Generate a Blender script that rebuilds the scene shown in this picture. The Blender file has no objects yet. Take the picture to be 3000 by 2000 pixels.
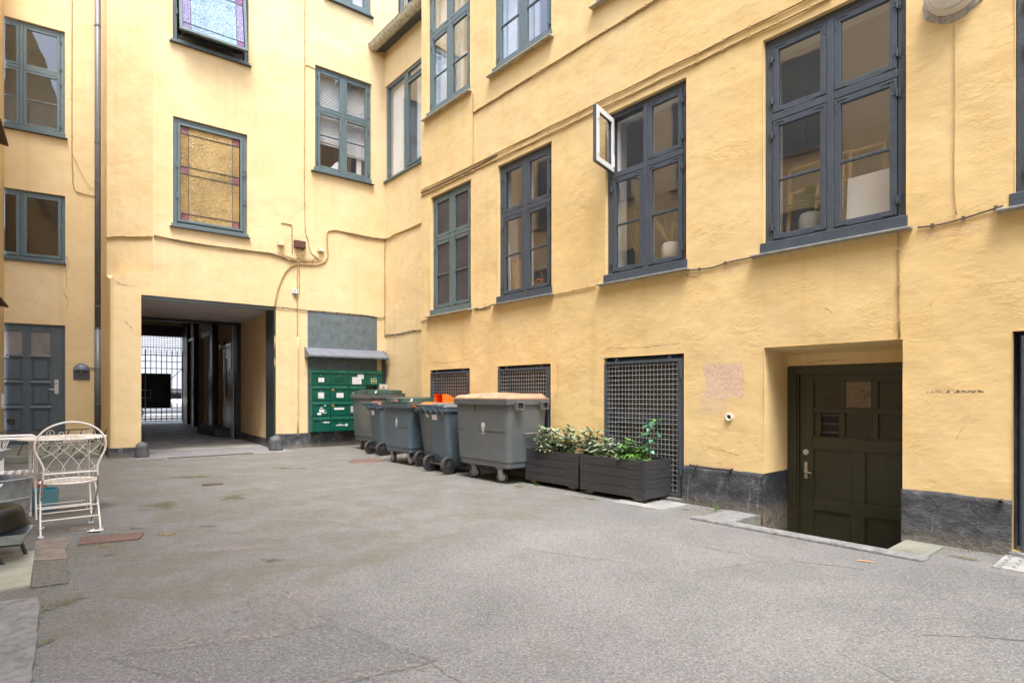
import bpy, math, random
from mathutils import Matrix, Vector, noise as MN
random.seed(7)
PI = math.pi
sc = bpy.context.scene
COL = sc.collection

# ------------------------------------------------------------------ camera, sky, sun, exposure
cam_d = bpy.data.cameras.new('camera'); cam = bpy.data.objects.new('camera', cam_d); COL.objects.link(cam)
cam.location = (0, 0, 1.2); cam.rotation_euler = (PI/2, 0, 0)
cam_d.sensor_width = 36; cam_d.lens = 20.4; cam_d.shift_y = 0.0507; cam_d.clip_end = 500; cam_d.clip_start = .05
sc.camera = cam
wd = bpy.data.worlds.new('World'); sc.world = wd; wd.use_nodes = True
wn = wd.node_tree; wn.nodes.clear()
SUN_EL, SUN_AZ = 66, 172      # degrees; azimuth from +Y clockwise
sky = wn.nodes.new('ShaderNodeTexSky'); sky.sky_type = 'NISHITA'; sky.sun_disc = False
sky.sun_elevation = math.radians(SUN_EL); sky.sun_rotation = math.radians(SUN_AZ); sky.dust_density = 3; sky.air_density = 1
hs = wn.nodes.new('ShaderNodeHueSaturation'); hs.inputs['Saturation'].default_value = .8
bgn = wn.nodes.new('ShaderNodeBackground'); bgn.inputs['Strength'].default_value = .15
wo = wn.nodes.new('ShaderNodeOutputWorld')
wn.links.new(sky.outputs[0], hs.inputs['Color']); wn.links.new(hs.outputs[0], bgn.inputs['Color']); wn.links.new(bgn.outputs[0], wo.inputs[0])
sl = bpy.data.lights.new('sun', 'SUN'); sl.energy = .9; sl.angle = math.radians(20); sl.color = (1, .95, .88)
so = bpy.data.objects.new('sun', sl); COL.objects.link(so)
_a, _e = math.radians(SUN_AZ), math.radians(SUN_EL)
so.rotation_euler = Vector((math.sin(_a)*math.cos(_e), math.cos(_a)*math.cos(_e), math.sin(_e))).to_track_quat('Z', 'Y').to_euler()
so.location = (0, 0, 30)
vs = sc.view_settings
vs.view_transform = 'Standard'; vs.look = 'None'; vs.gamma = 1; vs.use_curve_mapping = False; vs.exposure = 2.12
sc.cycles.max_bounces = 8; sc.cycles.diffuse_bounces = 4; sc.cycles.transparent_max_bounces = 16
sc.cycles.use_fast_gi = False; sc.cycles.sample_clamp_indirect = 6

# ------------------------------------------------------------------ mesh helpers
class MB:
    def __init__(s): s.v = []; s.f = []; s.m = []
    def add(s, vs, fs, mi=0):
        n = len(s.v); s.v += [tuple(p) for p in vs]
        for f in fs: s.f.append(tuple(i+n for i in f)); s.m.append(mi)
        return s
    def box(s, x0, x1, y0, y1, z0, z1, mi=0):
        return s.add([(x0,y0,z0),(x1,y0,z0),(x1,y1,z0),(x0,y1,z0),(x0,y0,z1),(x1,y0,z1),(x1,y1,z1),(x0,y1,z1)],
              [(0,3,2,1),(4,5,6,7),(0,1,5,4),(1,2,6,5),(2,3,7,6),(3,0,4,7)], mi)
    def hexa(s, b, t, mi=0):      # b,t : 4 points each, counter-clockwise seen from above
        return s.add(list(b)+list(t), [(0,3,2,1),(4,5,6,7),(0,1,5,4),(1,2,6,5),(2,3,7,6),(3,0,4,7)], mi)
    def prism(s, poly, z0, z1, mi=0):
        n = len(poly)
        return s.add([(x,y,z0) for x,y in poly]+[(x,y,z1) for x,y in poly],
              [tuple(range(n-1,-1,-1)), tuple(range(n,2*n))]+[(i,(i+1)%n,n+(i+1)%n,n+i) for i in range(n)], mi)
    def extr(s, poly, x0, x1, mi=0):   # poly in (y,z), extruded along x
        n = len(poly)
        return s.add([(x0,y,z) for y,z in poly]+[(x1,y,z) for y,z in poly],
              [tuple(range(n)), tuple(range(2*n-1,n-1,-1))]+[(i,n+i,n+(i+1)%n,(i+1)%n) for i in range(n)], mi)
    def quad(s, a, b, c, d, mi=0): return s.add([a,b,c,d], [(0,1,2,3)], mi)
    def tube(s, pts, r, n=6, closed=False, mi=0, r2=None):
        pts = [Vector(p) for p in pts]; k = len(pts); rings = []
        up = None
        for i, p in enumerate(pts):
            if closed: t = pts[(i+1)%k]-pts[i-1]
            else: t = pts[min(i+1,k-1)]-pts[max(i-1,0)]
            if t.length < 1e-9: t = Vector((0,0,1))
            t.normalize()
            if up is None:
                up = t.orthogonal().normalized()
            up = (up - t*up.dot(t))
            if up.length < 1e-6: up = t.orthogonal()
            up.normalize(); w = t.cross(up)
            rr = r if r2 is None else r+(r2-r)*i/max(1,k-1)
            rings.append([p+up*(rr*math.cos(2*PI*j/n))+w*(rr*math.sin(2*PI*j/n)) for j in range(n)])
        vs = [q for rg in rings for q in rg]; fs = []
        for i in range(k if closed else k-1):
            a, b = i*n, ((i+1)%k)*n
            for j in range(n): fs.append((a+j, a+(j+1)%n, b+(j+1)%n, b+j))
        if not closed: fs += [tuple(range(n-1,-1,-1)), tuple(range((k-1)*n, k*n))]
        return s.add(vs, fs, mi)
    def cyl(s, c, r, h, axis='z', n=16, mi=0, r2=None):
        d = {'x':Vector((1,0,0)),'y':Vector((0,1,0)),'z':Vector((0,0,1))}[axis] if isinstance(axis,str) else Vector(axis)
        c = Vector(c); return s.tube([c, c+d*h], r, n, mi=mi, r2=r2)
    def lathe(s, prof, n=24, c=(0,0,0), sx=1, sy=1, axis='z', mi=0, cap=False):
        vs = []
        for r, z in prof:
            for j in range(n):
                a = 2*PI*j/n; x, y = r*sx*math.cos(a), r*sy*math.sin(a)
                vs.append({'z':(c[0]+x,c[1]+y,c[2]+z),'y':(c[0]+x,c[1]+z,c[2]+y),'x':(c[0]+z,c[1]+x,c[2]+y)}[axis])
        fs = []
        for i in range(len(prof)-1):
            for j in range(n): fs.append((i*n+j, i*n+(j+1)%n, (i+1)*n+(j+1)%n, (i+1)*n+j))
        if cap: fs.append(tuple(range(n-1,-1,-1))); fs.append(tuple(range((len(prof)-1)*n, len(prof)*n)))
        return s.add(vs, fs, mi)
    def loft(s, loops, mi=0, cap0=True, cap1=True):
        n = len(loops[0]); vs = [p for l in loops for p in l]; fs = []
        for i in range(len(loops)-1):
            for j in range(n): fs.append((i*n+j, i*n+(j+1)%n, (i+1)*n+(j+1)%n, (i+1)*n+j))
        if cap0: fs.append(tuple(range(n-1,-1,-1)))
        if cap1: fs.append(tuple(range((len(loops)-1)*n, len(loops)*n)))
        return s.add(vs, fs, mi)
    def xf(s, M): s.v = [tuple(M @ Vector(p)) for p in s.v]; return s

def rrect(cx, cy, w, d, r, z, n=4, tilt=0.0):
    out = []
    for qx, qy, a0 in ((1,-1,-PI/2),(1,1,0),(-1,1,PI/2),(-1,-1,PI)):
        for i in range(n+1):
            a = a0+PI/2*i/n
            x = cx+qx*(w/2-r)+r*math.cos(a); y = cy+qy*(d/2-r)+r*math.sin(a)
            out.append((x, y, z+tilt*(y-cy)))
    return out
def spline(pts, k=6, closed=False):
    P = [Vector(p) for p in pts]; n = len(P); out = []
    for i in range(n if closed else n-1):
        if closed: a,b,c,d = P[i-1],P[i],P[(i+1)%n],P[(i+2)%n]
        else: a,b,c,d = P[max(i-1,0)],P[i],P[i+1],P[min(i+2,n-1)]
        for j in range(k):
            t = j/k
            out.append(.5*((2*b)+(c-a)*t+(2*a-5*b+4*c-d)*t*t+(3*b-a-3*c+d)*t**3))
    if not closed: out.append(P[-1])
    return out

def mesh(name, mb, mats, smooth=False):
    me = bpy.data.meshes.new(name); me.from_pydata(mb.v, [], mb.f)
    for m in (mats if isinstance(mats,(list,tuple)) else [mats]): me.materials.append(m)
    if len(me.materials) > 1: me.polygons.foreach_set('material_index', mb.m)
    if smooth: me.polygons.foreach_set('use_smooth', [True]*len(mb.f))
    if hasattr(mb, 'core'):
        at = me.attributes.new('core', 'FLOAT', 'POINT'); 
        for k in mb.core: at.data[k].value = 1.0
    me.update(); return me
def obj(name, mb, mats, parent=None, loc=(0,0,0), rot=(0,0,0), smooth=False, bevel=0, seg=2, auto=None):
    me = mb if isinstance(mb, bpy.types.Mesh) else mesh(name, mb, mats, smooth)
    o = bpy.data.objects.new(name, me); COL.objects.link(o)
    o.location = loc; o.rotation_euler = rot
    if parent: o.parent = parent
    if bevel:
        b = o.modifiers.new('bevel','BEVEL'); b.width = bevel; b.segments = seg; b.limit_method = 'ANGLE'; b.angle_limit = math.radians(35)
    return o
def tag(o, label=None, cat=None, group=None, kind=None):
    if label: o['label'] = label
    if cat: o['category'] = cat
    if group: o['group'] = group
    if kind: o['kind'] = kind
    return o
def thing(name, label, cat, loc=(0,0,0), rz=0, group=None):
    o = bpy.data.objects.new(name, None); COL.objects.link(o); o.empty_display_size = .1
    o.location = loc; o.rotation_euler = (0,0,rz); return tag(o, label, cat, group)
def kids(o): return [c for c in bpy.data.objects if c.parent == o]
def copy_tree(o, parent=None):
    c = o.copy(); COL.objects.link(c); c.parent = parent
    for k in kids(o): copy_tree(k, c)
    return c

# wall frames: origin, x runs to the right along the wall, y goes into the wall
class Frame:
    def __init__(s, P, e):
        s.P = P; s.e = e; s.rz = math.atan2(e[1], e[0]); s.n = (-e[1], e[0])
        s.M = Matrix.Translation((P[0],P[1],0)) @ Matrix.Rotation(s.rz, 4, 'Z')
    def w(s, a, d=0, z=0): return (s.P[0]+s.e[0]*a+s.n[0]*d, s.P[1]+s.e[1]*a+s.n[1]*d, z)
FR = Frame((-1.6481, 10.5727), (.64895, -.76083))      # long building on the right
FB = Frame((-3.0760, 14.0570), (.78720, .61670))       # gateway building
FQ = Frame((-3.0760, 14.0570), (.64895, -.76083))      # recessed link
FD = Frame((-9.2308, 13.0769), (.83697, .54725))       # corner with the door
_p = FB.w(-2.57)
FP = Frame((_p[0], _p[1]), (-.58930, .80791))          # gateway passage, x runs away from the yard
FL = Frame((-10.639, 12.156), (-.59545, .80339))       # wall at the left edge; x<0 runs towards the camera
def wthing(F, name, label, cat, a, d, z, group=None): return thing(name, label, cat, F.w(a, d, z), F.rz, group)

# ------------------------------------------------------------------ materials
class NT:
    def __init__(s, name):
        s.m = bpy.data.materials.new(name); s.m.use_nodes = True; s.t = s.m.node_tree; s.t.nodes.clear()
        s.out = s.t.nodes.new('ShaderNodeOutputMaterial'); s.b = s.t.nodes.new('ShaderNodeBsdfPrincipled')
        s.t.links.new(s.b.outputs[0], s.out.inputs[0])
        s.tc = s.t.nodes.new('ShaderNodeTexCoord')
    def n(s, typ, **kw):
        x = s.t.nodes.new(typ)
        for k, v in kw.items():
            if k.startswith('_'): setattr(x, k[1:], v)
            else: s.set(x.inputs[k.replace('__',' ')], v)
        return x
    def set(s, sock, v):
        if hasattr(v, 'is_output') : s.t.links.new(v, sock)
        else: sock.default_value = v
    def coord(s, scale=(1,1,1), which='Object', loc=(0,0,0)):
        mp = s.t.nodes.new('ShaderNodeMapping'); mp.inputs['Scale'].default_value = scale; mp.inputs['Location'].default_value = loc
        s.t.links.new(s.tc.outputs[which], mp.inputs[0]); return mp.outputs[0]
    def noise(s, scale, vec=None, detail=4, rough=.55, dist=0):
        x = s.t.nodes.new('ShaderNodeTexNoise'); x.inputs['Scale'].default_value = scale
        x.inputs['Detail'].default_value = detail; x.inputs['Roughness'].default_value = rough; x.inputs['Distortion'].default_value = dist
        s.t.links.new(vec if vec is not None else s.coord(), x.inputs['Vector']); return x.outputs['Fac']
    def ramp(s, fac, stops):
        x = s.t.nodes.new('ShaderNodeValToRGB'); s.t.links.new(fac, x.inputs[0]); cr = x.color_ramp
        while len(cr.elements) < len(stops): cr.elements.new(.5)
        for e, (p, c) in zip(cr.elements, stops):
            e.position = p; e.color = (c,c,c,1) if isinstance(c,(int,float)) else (*c,1)
        return x.outputs[0]
    def mix(s, fac, a, b, typ='MIX'):
        x = s.t.nodes.new('ShaderNodeMix'); x.data_type = 'RGBA'; x.blend_type = typ
        for i, v in ((0,fac),(6,a),(7,b)):
            if hasattr(v,'is_output'): s.t.links.new(v, x.inputs[i])
            elif i == 0: x.inputs[0].default_value = v
            else: x.inputs[i].default_value = (*v,1) if len(v)==3 else v
        return x.outputs[2]
    def math(s, op, a, b=0.0, c=None):
        x = s.t.nodes.new('ShaderNodeMath'); x.operation = op
        for i, v in enumerate((a,b) if c is None else (a,b,c)):
            if hasattr(v,'is_output'): s.t.links.new(v, x.inputs[i])
            else: x.inputs[i].default_value = v
        return x.outputs[0]
    def bump(s, h, dist, strength=1, prev=None):
        x = s.t.nodes.new('ShaderNodeBump'); x.inputs['Distance'].default_value = dist; x.inputs['Strength'].default_value = strength
        s.t.links.new(h, x.inputs['Height'])
        if prev is not None: s.t.links.new(prev, x.inputs['Normal'])
        return x.outputs[0]
    def fin(s, col=None, rough=None, normal=None, metal=None, spec=None):
        for k, v in (('Base Color',col),('Roughness',rough),('Normal',normal),('Metallic',metal),('Specular IOR Level',spec)):
            if v is None: continue
            if isinstance(v, tuple) and len(v)==3: v = (*v,1)
            s.set(s.b.inputs[k], v)
        return s.m

def plain(name, col, rough=.6, metal=0, var=.12, scale=8, bump=0.0008, bscale=60, spec=.5):
    m = NT(name); dk = tuple(c*(1-var*1.4) for c in col); lt = tuple(min(1,c*(1+var)) for c in col)
    nz = m.noise(scale, detail=6)
    c = m.ramp(nz, [(.3,dk),(.5,col),(.7,lt)])
    r = m.math('MULTIPLY_ADD', nz, .25, rough-.12)
    return m.fin(c, r, m.bump(m.noise(bscale), bump), metal, spec)

def plaster(name, c0, c1, relief=1.0, patch=False, seed=0):
    m = NT(name); V = m.coord(loc=(seed*3.1, seed, seed*1.7))
    big = m.noise(.55, V, 5, .6); mid = m.noise(2.6, V, 5, .62)
    col = m.mix(m.ramp(big, [(.32,0.0),(.68,1.0)]), c0, c1)
    col = m.mix(m.math('MULTIPLY', m.ramp(mid, [(.44,0.0),(.66,1.0)]), .28), col, (c0[0]*.90, c0[1]*.80, c0[2]*.68))
    # rain streaks
    st = m.noise(1.0, m.coord((5,5,.22), loc=(seed,0,0)), 5, .65)
    col = m.mix(m.math('MULTIPLY', m.ramp(st, [(.53,0.0),(.70,1.0)]), .30), col, (c0[0]*.84, c0[1]*.78, c0[2]*.72))
    fine = m.noise(38, V, 3, .6)
    col = m.mix(m.math('MULTIPLY', m.ramp(fine, [(.62,0.0),(.8,1.0)]), .18), col, tuple(x*.7 for x in c0))
    # dark nicks
    nick = m.noise(9, m.coord((1,1,2.4), loc=(2,seed,5)), 3, .5)
    col = m.mix(m.math('MULTIPLY', m.ramp(nick, [(.71,0.0),(.74,1.0)]), .6*relief), col, tuple(x*.5 for x in c0))
    # dirt towards the base of the wall
    sep = m.t.nodes.new('ShaderNodeSeparateXYZ'); m.t.links.new(m.tc.outputs['Object'], sep.inputs[0])
    if patch:
        def boxmask(x0,x1,z0,z1,amp=.05,fe=.03):
            nx = m.math('MULTIPLY_ADD', m.noise(5, V, 6, .7), amp*2, -amp); nz = m.math('MULTIPLY_ADD', m.noise(5, m.coord(loc=(7,3,1)), 6, .7), amp*2, -amp)
            X = m.math('ADD', sep.outputs['X'], nx); Z = m.math('ADD', sep.outputs['Z'], nz)
            dx = m.math('SUBTRACT', m.math('ABSOLUTE', m.math('SUBTRACT', X, (x0+x1)/2)), (x1-x0)/2)
            dz = m.math('SUBTRACT', m.math('ABSOLUTE', m.math('SUBTRACT', Z, (z0+z1)/2)), (z1-z0)/2)
            return m.ramp(m.math('MAXIMUM', dx, dz), [(0,1.0),(fe,0.0)])
        pk = boxmask(5.73,6.15,1.15,1.50,.075,.012)
        pk2 = boxmask(5.68,5.92,1.03,1.2,.07,.06)
        pm = m.math('MAXIMUM', pk, m.math('MULTIPLY', pk2, .6))
        col = m.mix(m.math('MULTIPLY', pm, .9), col, m.mix(m.ramp(fine,[(.4,0.0),(.7,1.0)]), (.62,.42,.30), (.76,.60,.50)))
        sc1 = boxmask(7.72,8.08,1.208,1.22,.012,.01)
        col = m.mix(m.math('MULTIPLY', sc1, m.ramp(m.noise(30, V, 4, .8), [(.45,0.0),(.56,1.0)])), col, (.09,.075,.06))
        sc2 = boxmask(5.4,9,2.46,2.56,.05,.05)
        col = m.mix(m.math('MULTIPLY', sc2, m.ramp(m.noise(4, V, 4, .8), [(.5,0.0),(.62,.55)])), col, (.58,.38,.25))
    # relief
    V2 = m.coord((1,1,2.0), loc=(seed,2,0))
    lo = m.noise(1.6, V, 3, .5)
    tr = m.noise(5.5, V2, 7, .66)
    ridge = m.ramp(m.noise(7.5, V2, 4, .6, .4), [(.50,0.0),(.535,1.0)])
    grain = m.noise(70, V, 4, .7)
    hsum = m.math('MULTIPLY_ADD', lo, .030, m.math('MULTIPLY', tr, .0042*relief))
    hsum = m.math('ADD', hsum, m.math('MULTIPLY', m.math('MULTIPLY', ridge, m.ramp(mid,[(.50,0.0),(.60,1.0)])), .0011*relief))
    hsum = m.math('MULTIPLY_ADD', grain, .0014*relief, hsum)
    nb = m.bump(hsum, 1.0, 1.0)
    return m.fin(col, .85, nb, spec=.2)

YEL = plaster('plaster_yellow', (.725,.56,.31), (.765,.62,.385), .7, seed=1)
YELR = plaster('plaster_yellow_rough', (.725,.53,.24), (.76,.59,.32), .9, True, seed=2)
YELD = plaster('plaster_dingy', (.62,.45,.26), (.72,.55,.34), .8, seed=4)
def dark_base():
    m = NT('black_tarred_stone'); V = m.coord()
    a = m.noise(4.5, V, 8, .72); b = m.noise(22, V, 6, .75)
    c = m.ramp(a, [(.32,(.018,.020,.026)),(.52,(.045,.050,.060)),(.60,(.085,.09,.10)),(.70,(.27,.25,.22))])
    sep = m.t.nodes.new('ShaderNodeSeparateXYZ'); m.t.links.new(m.tc.outputs['Object'], sep.inputs[0])
    low = m.ramp(m.math('ADD', sep.outputs['Z'], m.math('MULTIPLY_ADD', b, .22, -.11)), [(.0,1.0),(.13,0.0)])
    c = m.mix(m.math('MULTIPLY', low, .85), c, m.mix(m.ramp(b,[(.4,0.0),(.6,1.0)]), (.12,.10,.075), (.27,.25,.21)))
    st = m.noise(1, m.coord((16,16,1.3)), 4, .7)
    c = m.mix(m.ramp(st, [(.60,0.0),(.68,.5)]), c, (.30,.31,.31))
    nb = m.bump(m.math('MULTIPLY_ADD', a, .045, m.math('MULTIPLY', b, .016)), 1.0, 1.0)
    return m.fin(c, .55, nb, spec=.5)
BASE = dark_base()
def paint(name, col, var=.15, rough=.45, wear=.3, wearcol=(.22,.20,.17), bump=.003):
    m = NT(name); V = m.coord()
    a = m.noise(7, V, 6, .65); b = m.noise(55, m.coord((1,1,.5)), 5, .7)
    c = m.ramp(a, [(.3,tuple(x*(1-var) for x in col)),(.7,tuple(x*(1+var) for x in col))])
    c = m.mix(m.math('MULTIPLY', m.ramp(b, [(.62,0.0),(.70,1.0)]), wear), c, wearcol)
    nb = m.bump(m.noise(24, V, 6, .7), bump, .7)
    return m.fin(c, m.math('MULTIPLY_ADD', a, .3, rough-.15), nb)
FRAME_R = paint('frame_dark_grey', (.056,.072,.094), wear=.25, bump=.006)
FRAME_B = paint('frame_green_grey', (.10,.145,.155), wear=.25, wearcol=(.2,.22,.2))
DOORG = paint('door_grey', (.075,.098,.112), wear=.05, wearcol=(.15,.16,.15))
DOORO = paint('door_olive', (.042,.041,.022), wear=.3, rough=.42, wearcol=(.12,.10,.06))
DARKGREEN = paint('dark_green_steel', (.03,.04,.037), wear=.25, wearcol=(.16,.18,.17), rough=.35)
BLACKPAINT = paint('black_paint', (.012,.013,.013), wear=.1)
STEELGREY = paint('grey_green_pilaster', (.40,.45,.45), wear=.3, rough=.35)
WHITEP = plain('white_painted_wood', (.74,.74,.72), .5, var=.05)
ROOM = plain('room_wall', (.60,.58,.56), .8, var=.05)
ROOMW = plain('room_white', (.75,.74,.72), .8, var=.04)
SCREEN = plain('dark_screen', (.050,.052,.064), .35, var=.18, scale=3, spec=.5)
BLIND_D = plain('dark_blind', (.035,.036,.045), .7, var=.1)
ZINC = plain('zinc', (.36,.39,.40), .45, .5, var=.18, scale=14)
ZINCD = plain('aged_zinc', (.42,.39,.31), .5, .2, var=.3, scale=10)
LEAD = plain('lead', (.05,.06,.07), .5, .3)
GALV = plain('galvanised_wire', (.50,.52,.55), .4, .6, var=.1)
IRON = plain('rusty_iron', (.09,.065,.055), .7, .3, var=.3, scale=25)
CABLE = plain('painted_cable', (.40,.28,.13), .7, var=.2, scale=12)
CABLED = plain('dark_cable', (.10,.08,.06), .7, var=.2)
CREAMBOX = plain('cream_plastic', (.66,.56,.38), .5)
BROWNBOX = plain('brown_plastic', (.11,.045,.035), .45)
PALEBOX = plain('pale_plastic', (.55,.60,.62), .5)
PIPEG = plain('grey_pvc', (.13,.135,.155), .38, var=.1)
GREENBOX = paint('mailbox_green', (.002,.080,.052), var=.12, rough=.35, wear=.12, wearcol=(.1,.25,.2), bump=.001)
GREEND = paint('mailbox_green_dark', (.0,.05,.03), rough=.35, wear=.1)
PAPER = plain('paper', (.75,.75,.78), .8, var=.04)
PAPERB = plain('paper_blue', (.45,.68,.75), .7, var=.04)
ORSTICK = plain('orange_sticker', (.75,.28,.06), .6)
YELSTICK = plain('yellow_sticker', (.65,.6,.03), .6)
INK = plain('ink', (.12,.12,.16), .8)
INKB = plain('ink_blue', (.04,.09,.40), .8)
PANELG = paint('grey_painted_render', (.115,.15,.165), var=.3, wear=.5, wearcol=(.08,.10,.10), rough=.7)
CANOPYM = plain('canopy_zinc', (.17,.19,.235), .5, .2)
def binplastic(name, col, grime=(.13,.12,.10)):
    m = NT(name); V = m.coord()
    a = m.noise(2.2, V, 6, .65, .5); b = m.noise(1, m.coord((9,9,.8)), 5, .6); f = m.noise(45, V, 4, .7)
    c = m.ramp(a, [(.3,tuple(x*.85 for x in col)),(.7,tuple(x*1.12 for x in col))])
    c = m.mix(m.math('MULTIPLY', m.ramp(b, [(.48,0.0),(.72,1.0)]), .5), c, grime)
    c = m.mix(m.math('MULTIPLY', m.ramp(f, [(.62,0.0),(.72,1.0)]), .4), c, (.30,.29,.27))
    return m.fin(c, m.math('MULTIPLY_ADD', a, .3, .18), m.bump(m.noise(160, V), .0006, .6), spec=.7)
BING = binplastic('bin_grey', (.105,.122,.135))
BINB = binplastic('bin_bluegrey', (.074,.115,.155))
LIDG = binplastic('lid_dark_green', (.022,.055,.045), (.06,.08,.07))
LIDT = binplastic('lid_tan', (.47,.28,.18), (.33,.23,.17))
LIDBR = binplastic('lid_brown', (.22,.09,.055), (.15,.09,.07))
LIDO = binplastic('lid_orange', (.95,.17,.012), (.6,.16,.05))
LIDGR = binplastic('lid_grey', (.11,.125,.14))
RUBBER = plain('rubber', (.045,.045,.047), .65, var=.2, scale=12)
CHROME = plain('caster_steel', (.5,.5,.5), .35, .85)
EMBLEM = plain('emblem_white', (.72,.72,.72), .6)
PURPLE = plain('purple_sticker', (.25,.03,.16), .5)
def wood(name, col, dark, grainscale=(1.2,14,14), rough=.6):
    m = NT(name); g = m.noise(3, m.coord(grainscale), 7, .65, .4); f = m.noise(22, m.coord((.25,1,1)), 6, .7)
    c = m.ramp(g, [(.3,dark),(.65,col)]); c = m.mix(m.math('MULTIPLY', m.ramp(f,[(.6,0.0),(.72,1.0)]), .35), c, (.17,.16,.15))
    return m.fin(c, rough, m.bump(g, .004, .6))
PLANK = wood('black_stained_plank', (.046,.049,.054), (.017,.018,.021), rough=.5)
OAK = wood('pale_wood', (.62,.45,.28), (.46,.31,.18))
FOOTW = wood('old_wood', (.18,.13,.09), (.08,.06,.045))
SOIL = plain('soil', (.045,.032,.022), .95, var=.4, scale=30, bump=.02, bscale=25)
STONEG = plain('granite', (.20,.205,.21), .85, var=.28, scale=18, bump=.006, bscale=90)
STONEGR = plain('mossy_stone', (.19,.20,.165), .85, var=.25, scale=5, bump=.006, bscale=40)
STONEB = plain('bollard_stone', (.085,.092,.10), .6, var=.35, scale=7, bump=.012, bscale=14)
SLAB = plain('paving_slab', (.20,.17,.145), .85, var=.3, scale=9, bump=.006, bscale=60)
SLABA = plain('concrete_slab', (.14,.14,.125), .9, var=.4, scale=60, bump=.01, bscale=70)
REDIRON = plain('rusty_cover', (.16,.105,.09), .7, .2, var=.2, scale=18, bump=.006, bscale=110)
WHITEM = paint('white_garden_metal', (.78,.74,.68), var=.06, rough=.42, wear=.35, wearcol=(.32,.18,.09), bump=.001)
WHITEM2 = paint('white_bench_metal', (.80,.78,.80), var=.04, rough=.4, wear=.1, wearcol=(.4,.3,.25), bump=.001)
RUSTM = paint('rusted_garden_metal', (.42,.34,.27), var=.2, rough=.6, wear=.8, wearcol=(.14,.08,.05), bump=.002)
BLUEP = plain('blue_glazed_pot', (.15,.38,.47), .35, var=.12, scale=5)
BLUEI = plain('blue_glazed_inside', (.03,.42,.60), .35, var=.08)
REDP = plain('red_clay', (.33,.07,.04), .6)
DUSKP = NT('dusky_pane').fin((.05,.055,.06), .1, spec=.6)
BLACKG = NT('black_enamel').fin((.008,.008,.009), .3, spec=.35)
LAMPW = plain('lamp_white', (.78,.78,.78), .35, var=.03)
LAMPC = plain('lamp_rim', (.72,.66,.55), .5, var=.05)
MORTAR = plain('mortar', (.45,.42,.38), .9, var=.3, scale=30, bump=.01, bscale=40)
CEIL = plain('passage_ceiling', (.50,.46,.45), .8, var=.08, scale=3)
BRICKD = plain('dark_mesh_brick', (.20,.13,.11), .8, var=.2)
WALLW = plain('white_street_wall', (.42,.43,.45), .7, var=.03)
STEELP = plain('brushed_steel', (.55,.57,.58), .3, .35, var=.05)
CARW = plain('car_paint', (.55,.57,.60), .2, .3, var=.02)
DARKVOID = plain('dark_room', (.02,.02,.022), .9)
BLACKBOARD = plain('black_panel', (.006,.006,.007), .5)
CHALK = plain('chalk', (.20,.20,.22), .8)
CARD = plain('cardboard', (.62,.44,.30), .8, var=.06)
WICKER = wood('wicker', (.5,.25,.12), (.28,.13,.06), (40,40,6))
CERAM = plain('white_ceramic', (.74,.72,.68), .5, var=.04)
CANVAS = plain('white_canvas', (.88,.86,.86), .8, var=.02)
STALK = plain('dry_stalk', (.52,.38,.20), .8, var=.25)
SEED = plain('seed_head', (.18,.11,.06), .9)
JAR = plain('dark_jar', (.05,.055,.05), .2)
BLINDW = plain('white_slat', (.78,.79,.82), .5, var=.03)
CURT = plain('white_curtain', (.80,.78,.76), .9, var=.04)
def leafm(name, a, b, rough=.4):
    m = NT(name); oi = m.t.nodes.new('ShaderNodeObjectInfo')
    c = m.ramp(oi.outputs['Random'], [(0,a),(1,b)])
    c = m.mix(m.math('MULTIPLY', m.noise(30), .35), c, tuple(x*1.5 for x in a))
    m.b.inputs['Subsurface Weight'].default_value = 0
    return m.fin(c, rough, spec=.5)
LEAF1 = leafm('leaf_silver', (.13,.20,.115), (.42,.47,.34))
LEAF2 = leafm('leaf_bright', (.05,.17,.035), (.15,.33,.06))
LEAF3 = leafm('leaf_bluegreen', (.035,.17,.09), (.10,.30,.17))
LEAFY = leafm('leaf_yellowed', (.45,.33,.10), (.5,.42,.2))
LEAFP = leafm('leaf_purple', (.08,.02,.05), (.16,.05,.09))
STEM = plain('stem', (.17,.17,.09), .8)
MOSS = plain('moss', (.10,.115,.035), .95, var=.5, scale=40, bump=.02, bscale=60)

def glass(name, f=.2, tint=(.975,.985,.98), rough=.0, wav=.01, wscale=2.0):
    m = NT(name); t = m.t
    tr = m.n('ShaderNodeBsdfTransparent', Color=(*tint,1)); gl = m.n('ShaderNodeBsdfGlossy', Roughness=rough, Color=(.95,.95,.95,1))
    nb = m.bump(m.noise(wscale, detail=2), wav, 1); t.links.new(nb, gl.inputs['Normal'])
    lw = m.n('ShaderNodeLayerWeight', Blend=.5)
    fac = m.math('MULTIPLY_ADD', m.math('POWER', lw.outputs['Facing'], 4.0), .8, f)
    mx = m.t.nodes.new('ShaderNodeMixShader'); t.links.new(fac, mx.inputs[0]); t.links.new(tr.outputs[0], mx.inputs[1]); t.links.new(gl.outputs[0], mx.inputs[2])
    t.links.new(mx.outputs[0], m.out.inputs[0]); return m.m
GLASS = glass('window_glass', .105, wav=.0016, wscale=1.6)
GLASSB = glass('window_glass_far', .06, wav=.003, wscale=1.8)
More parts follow.
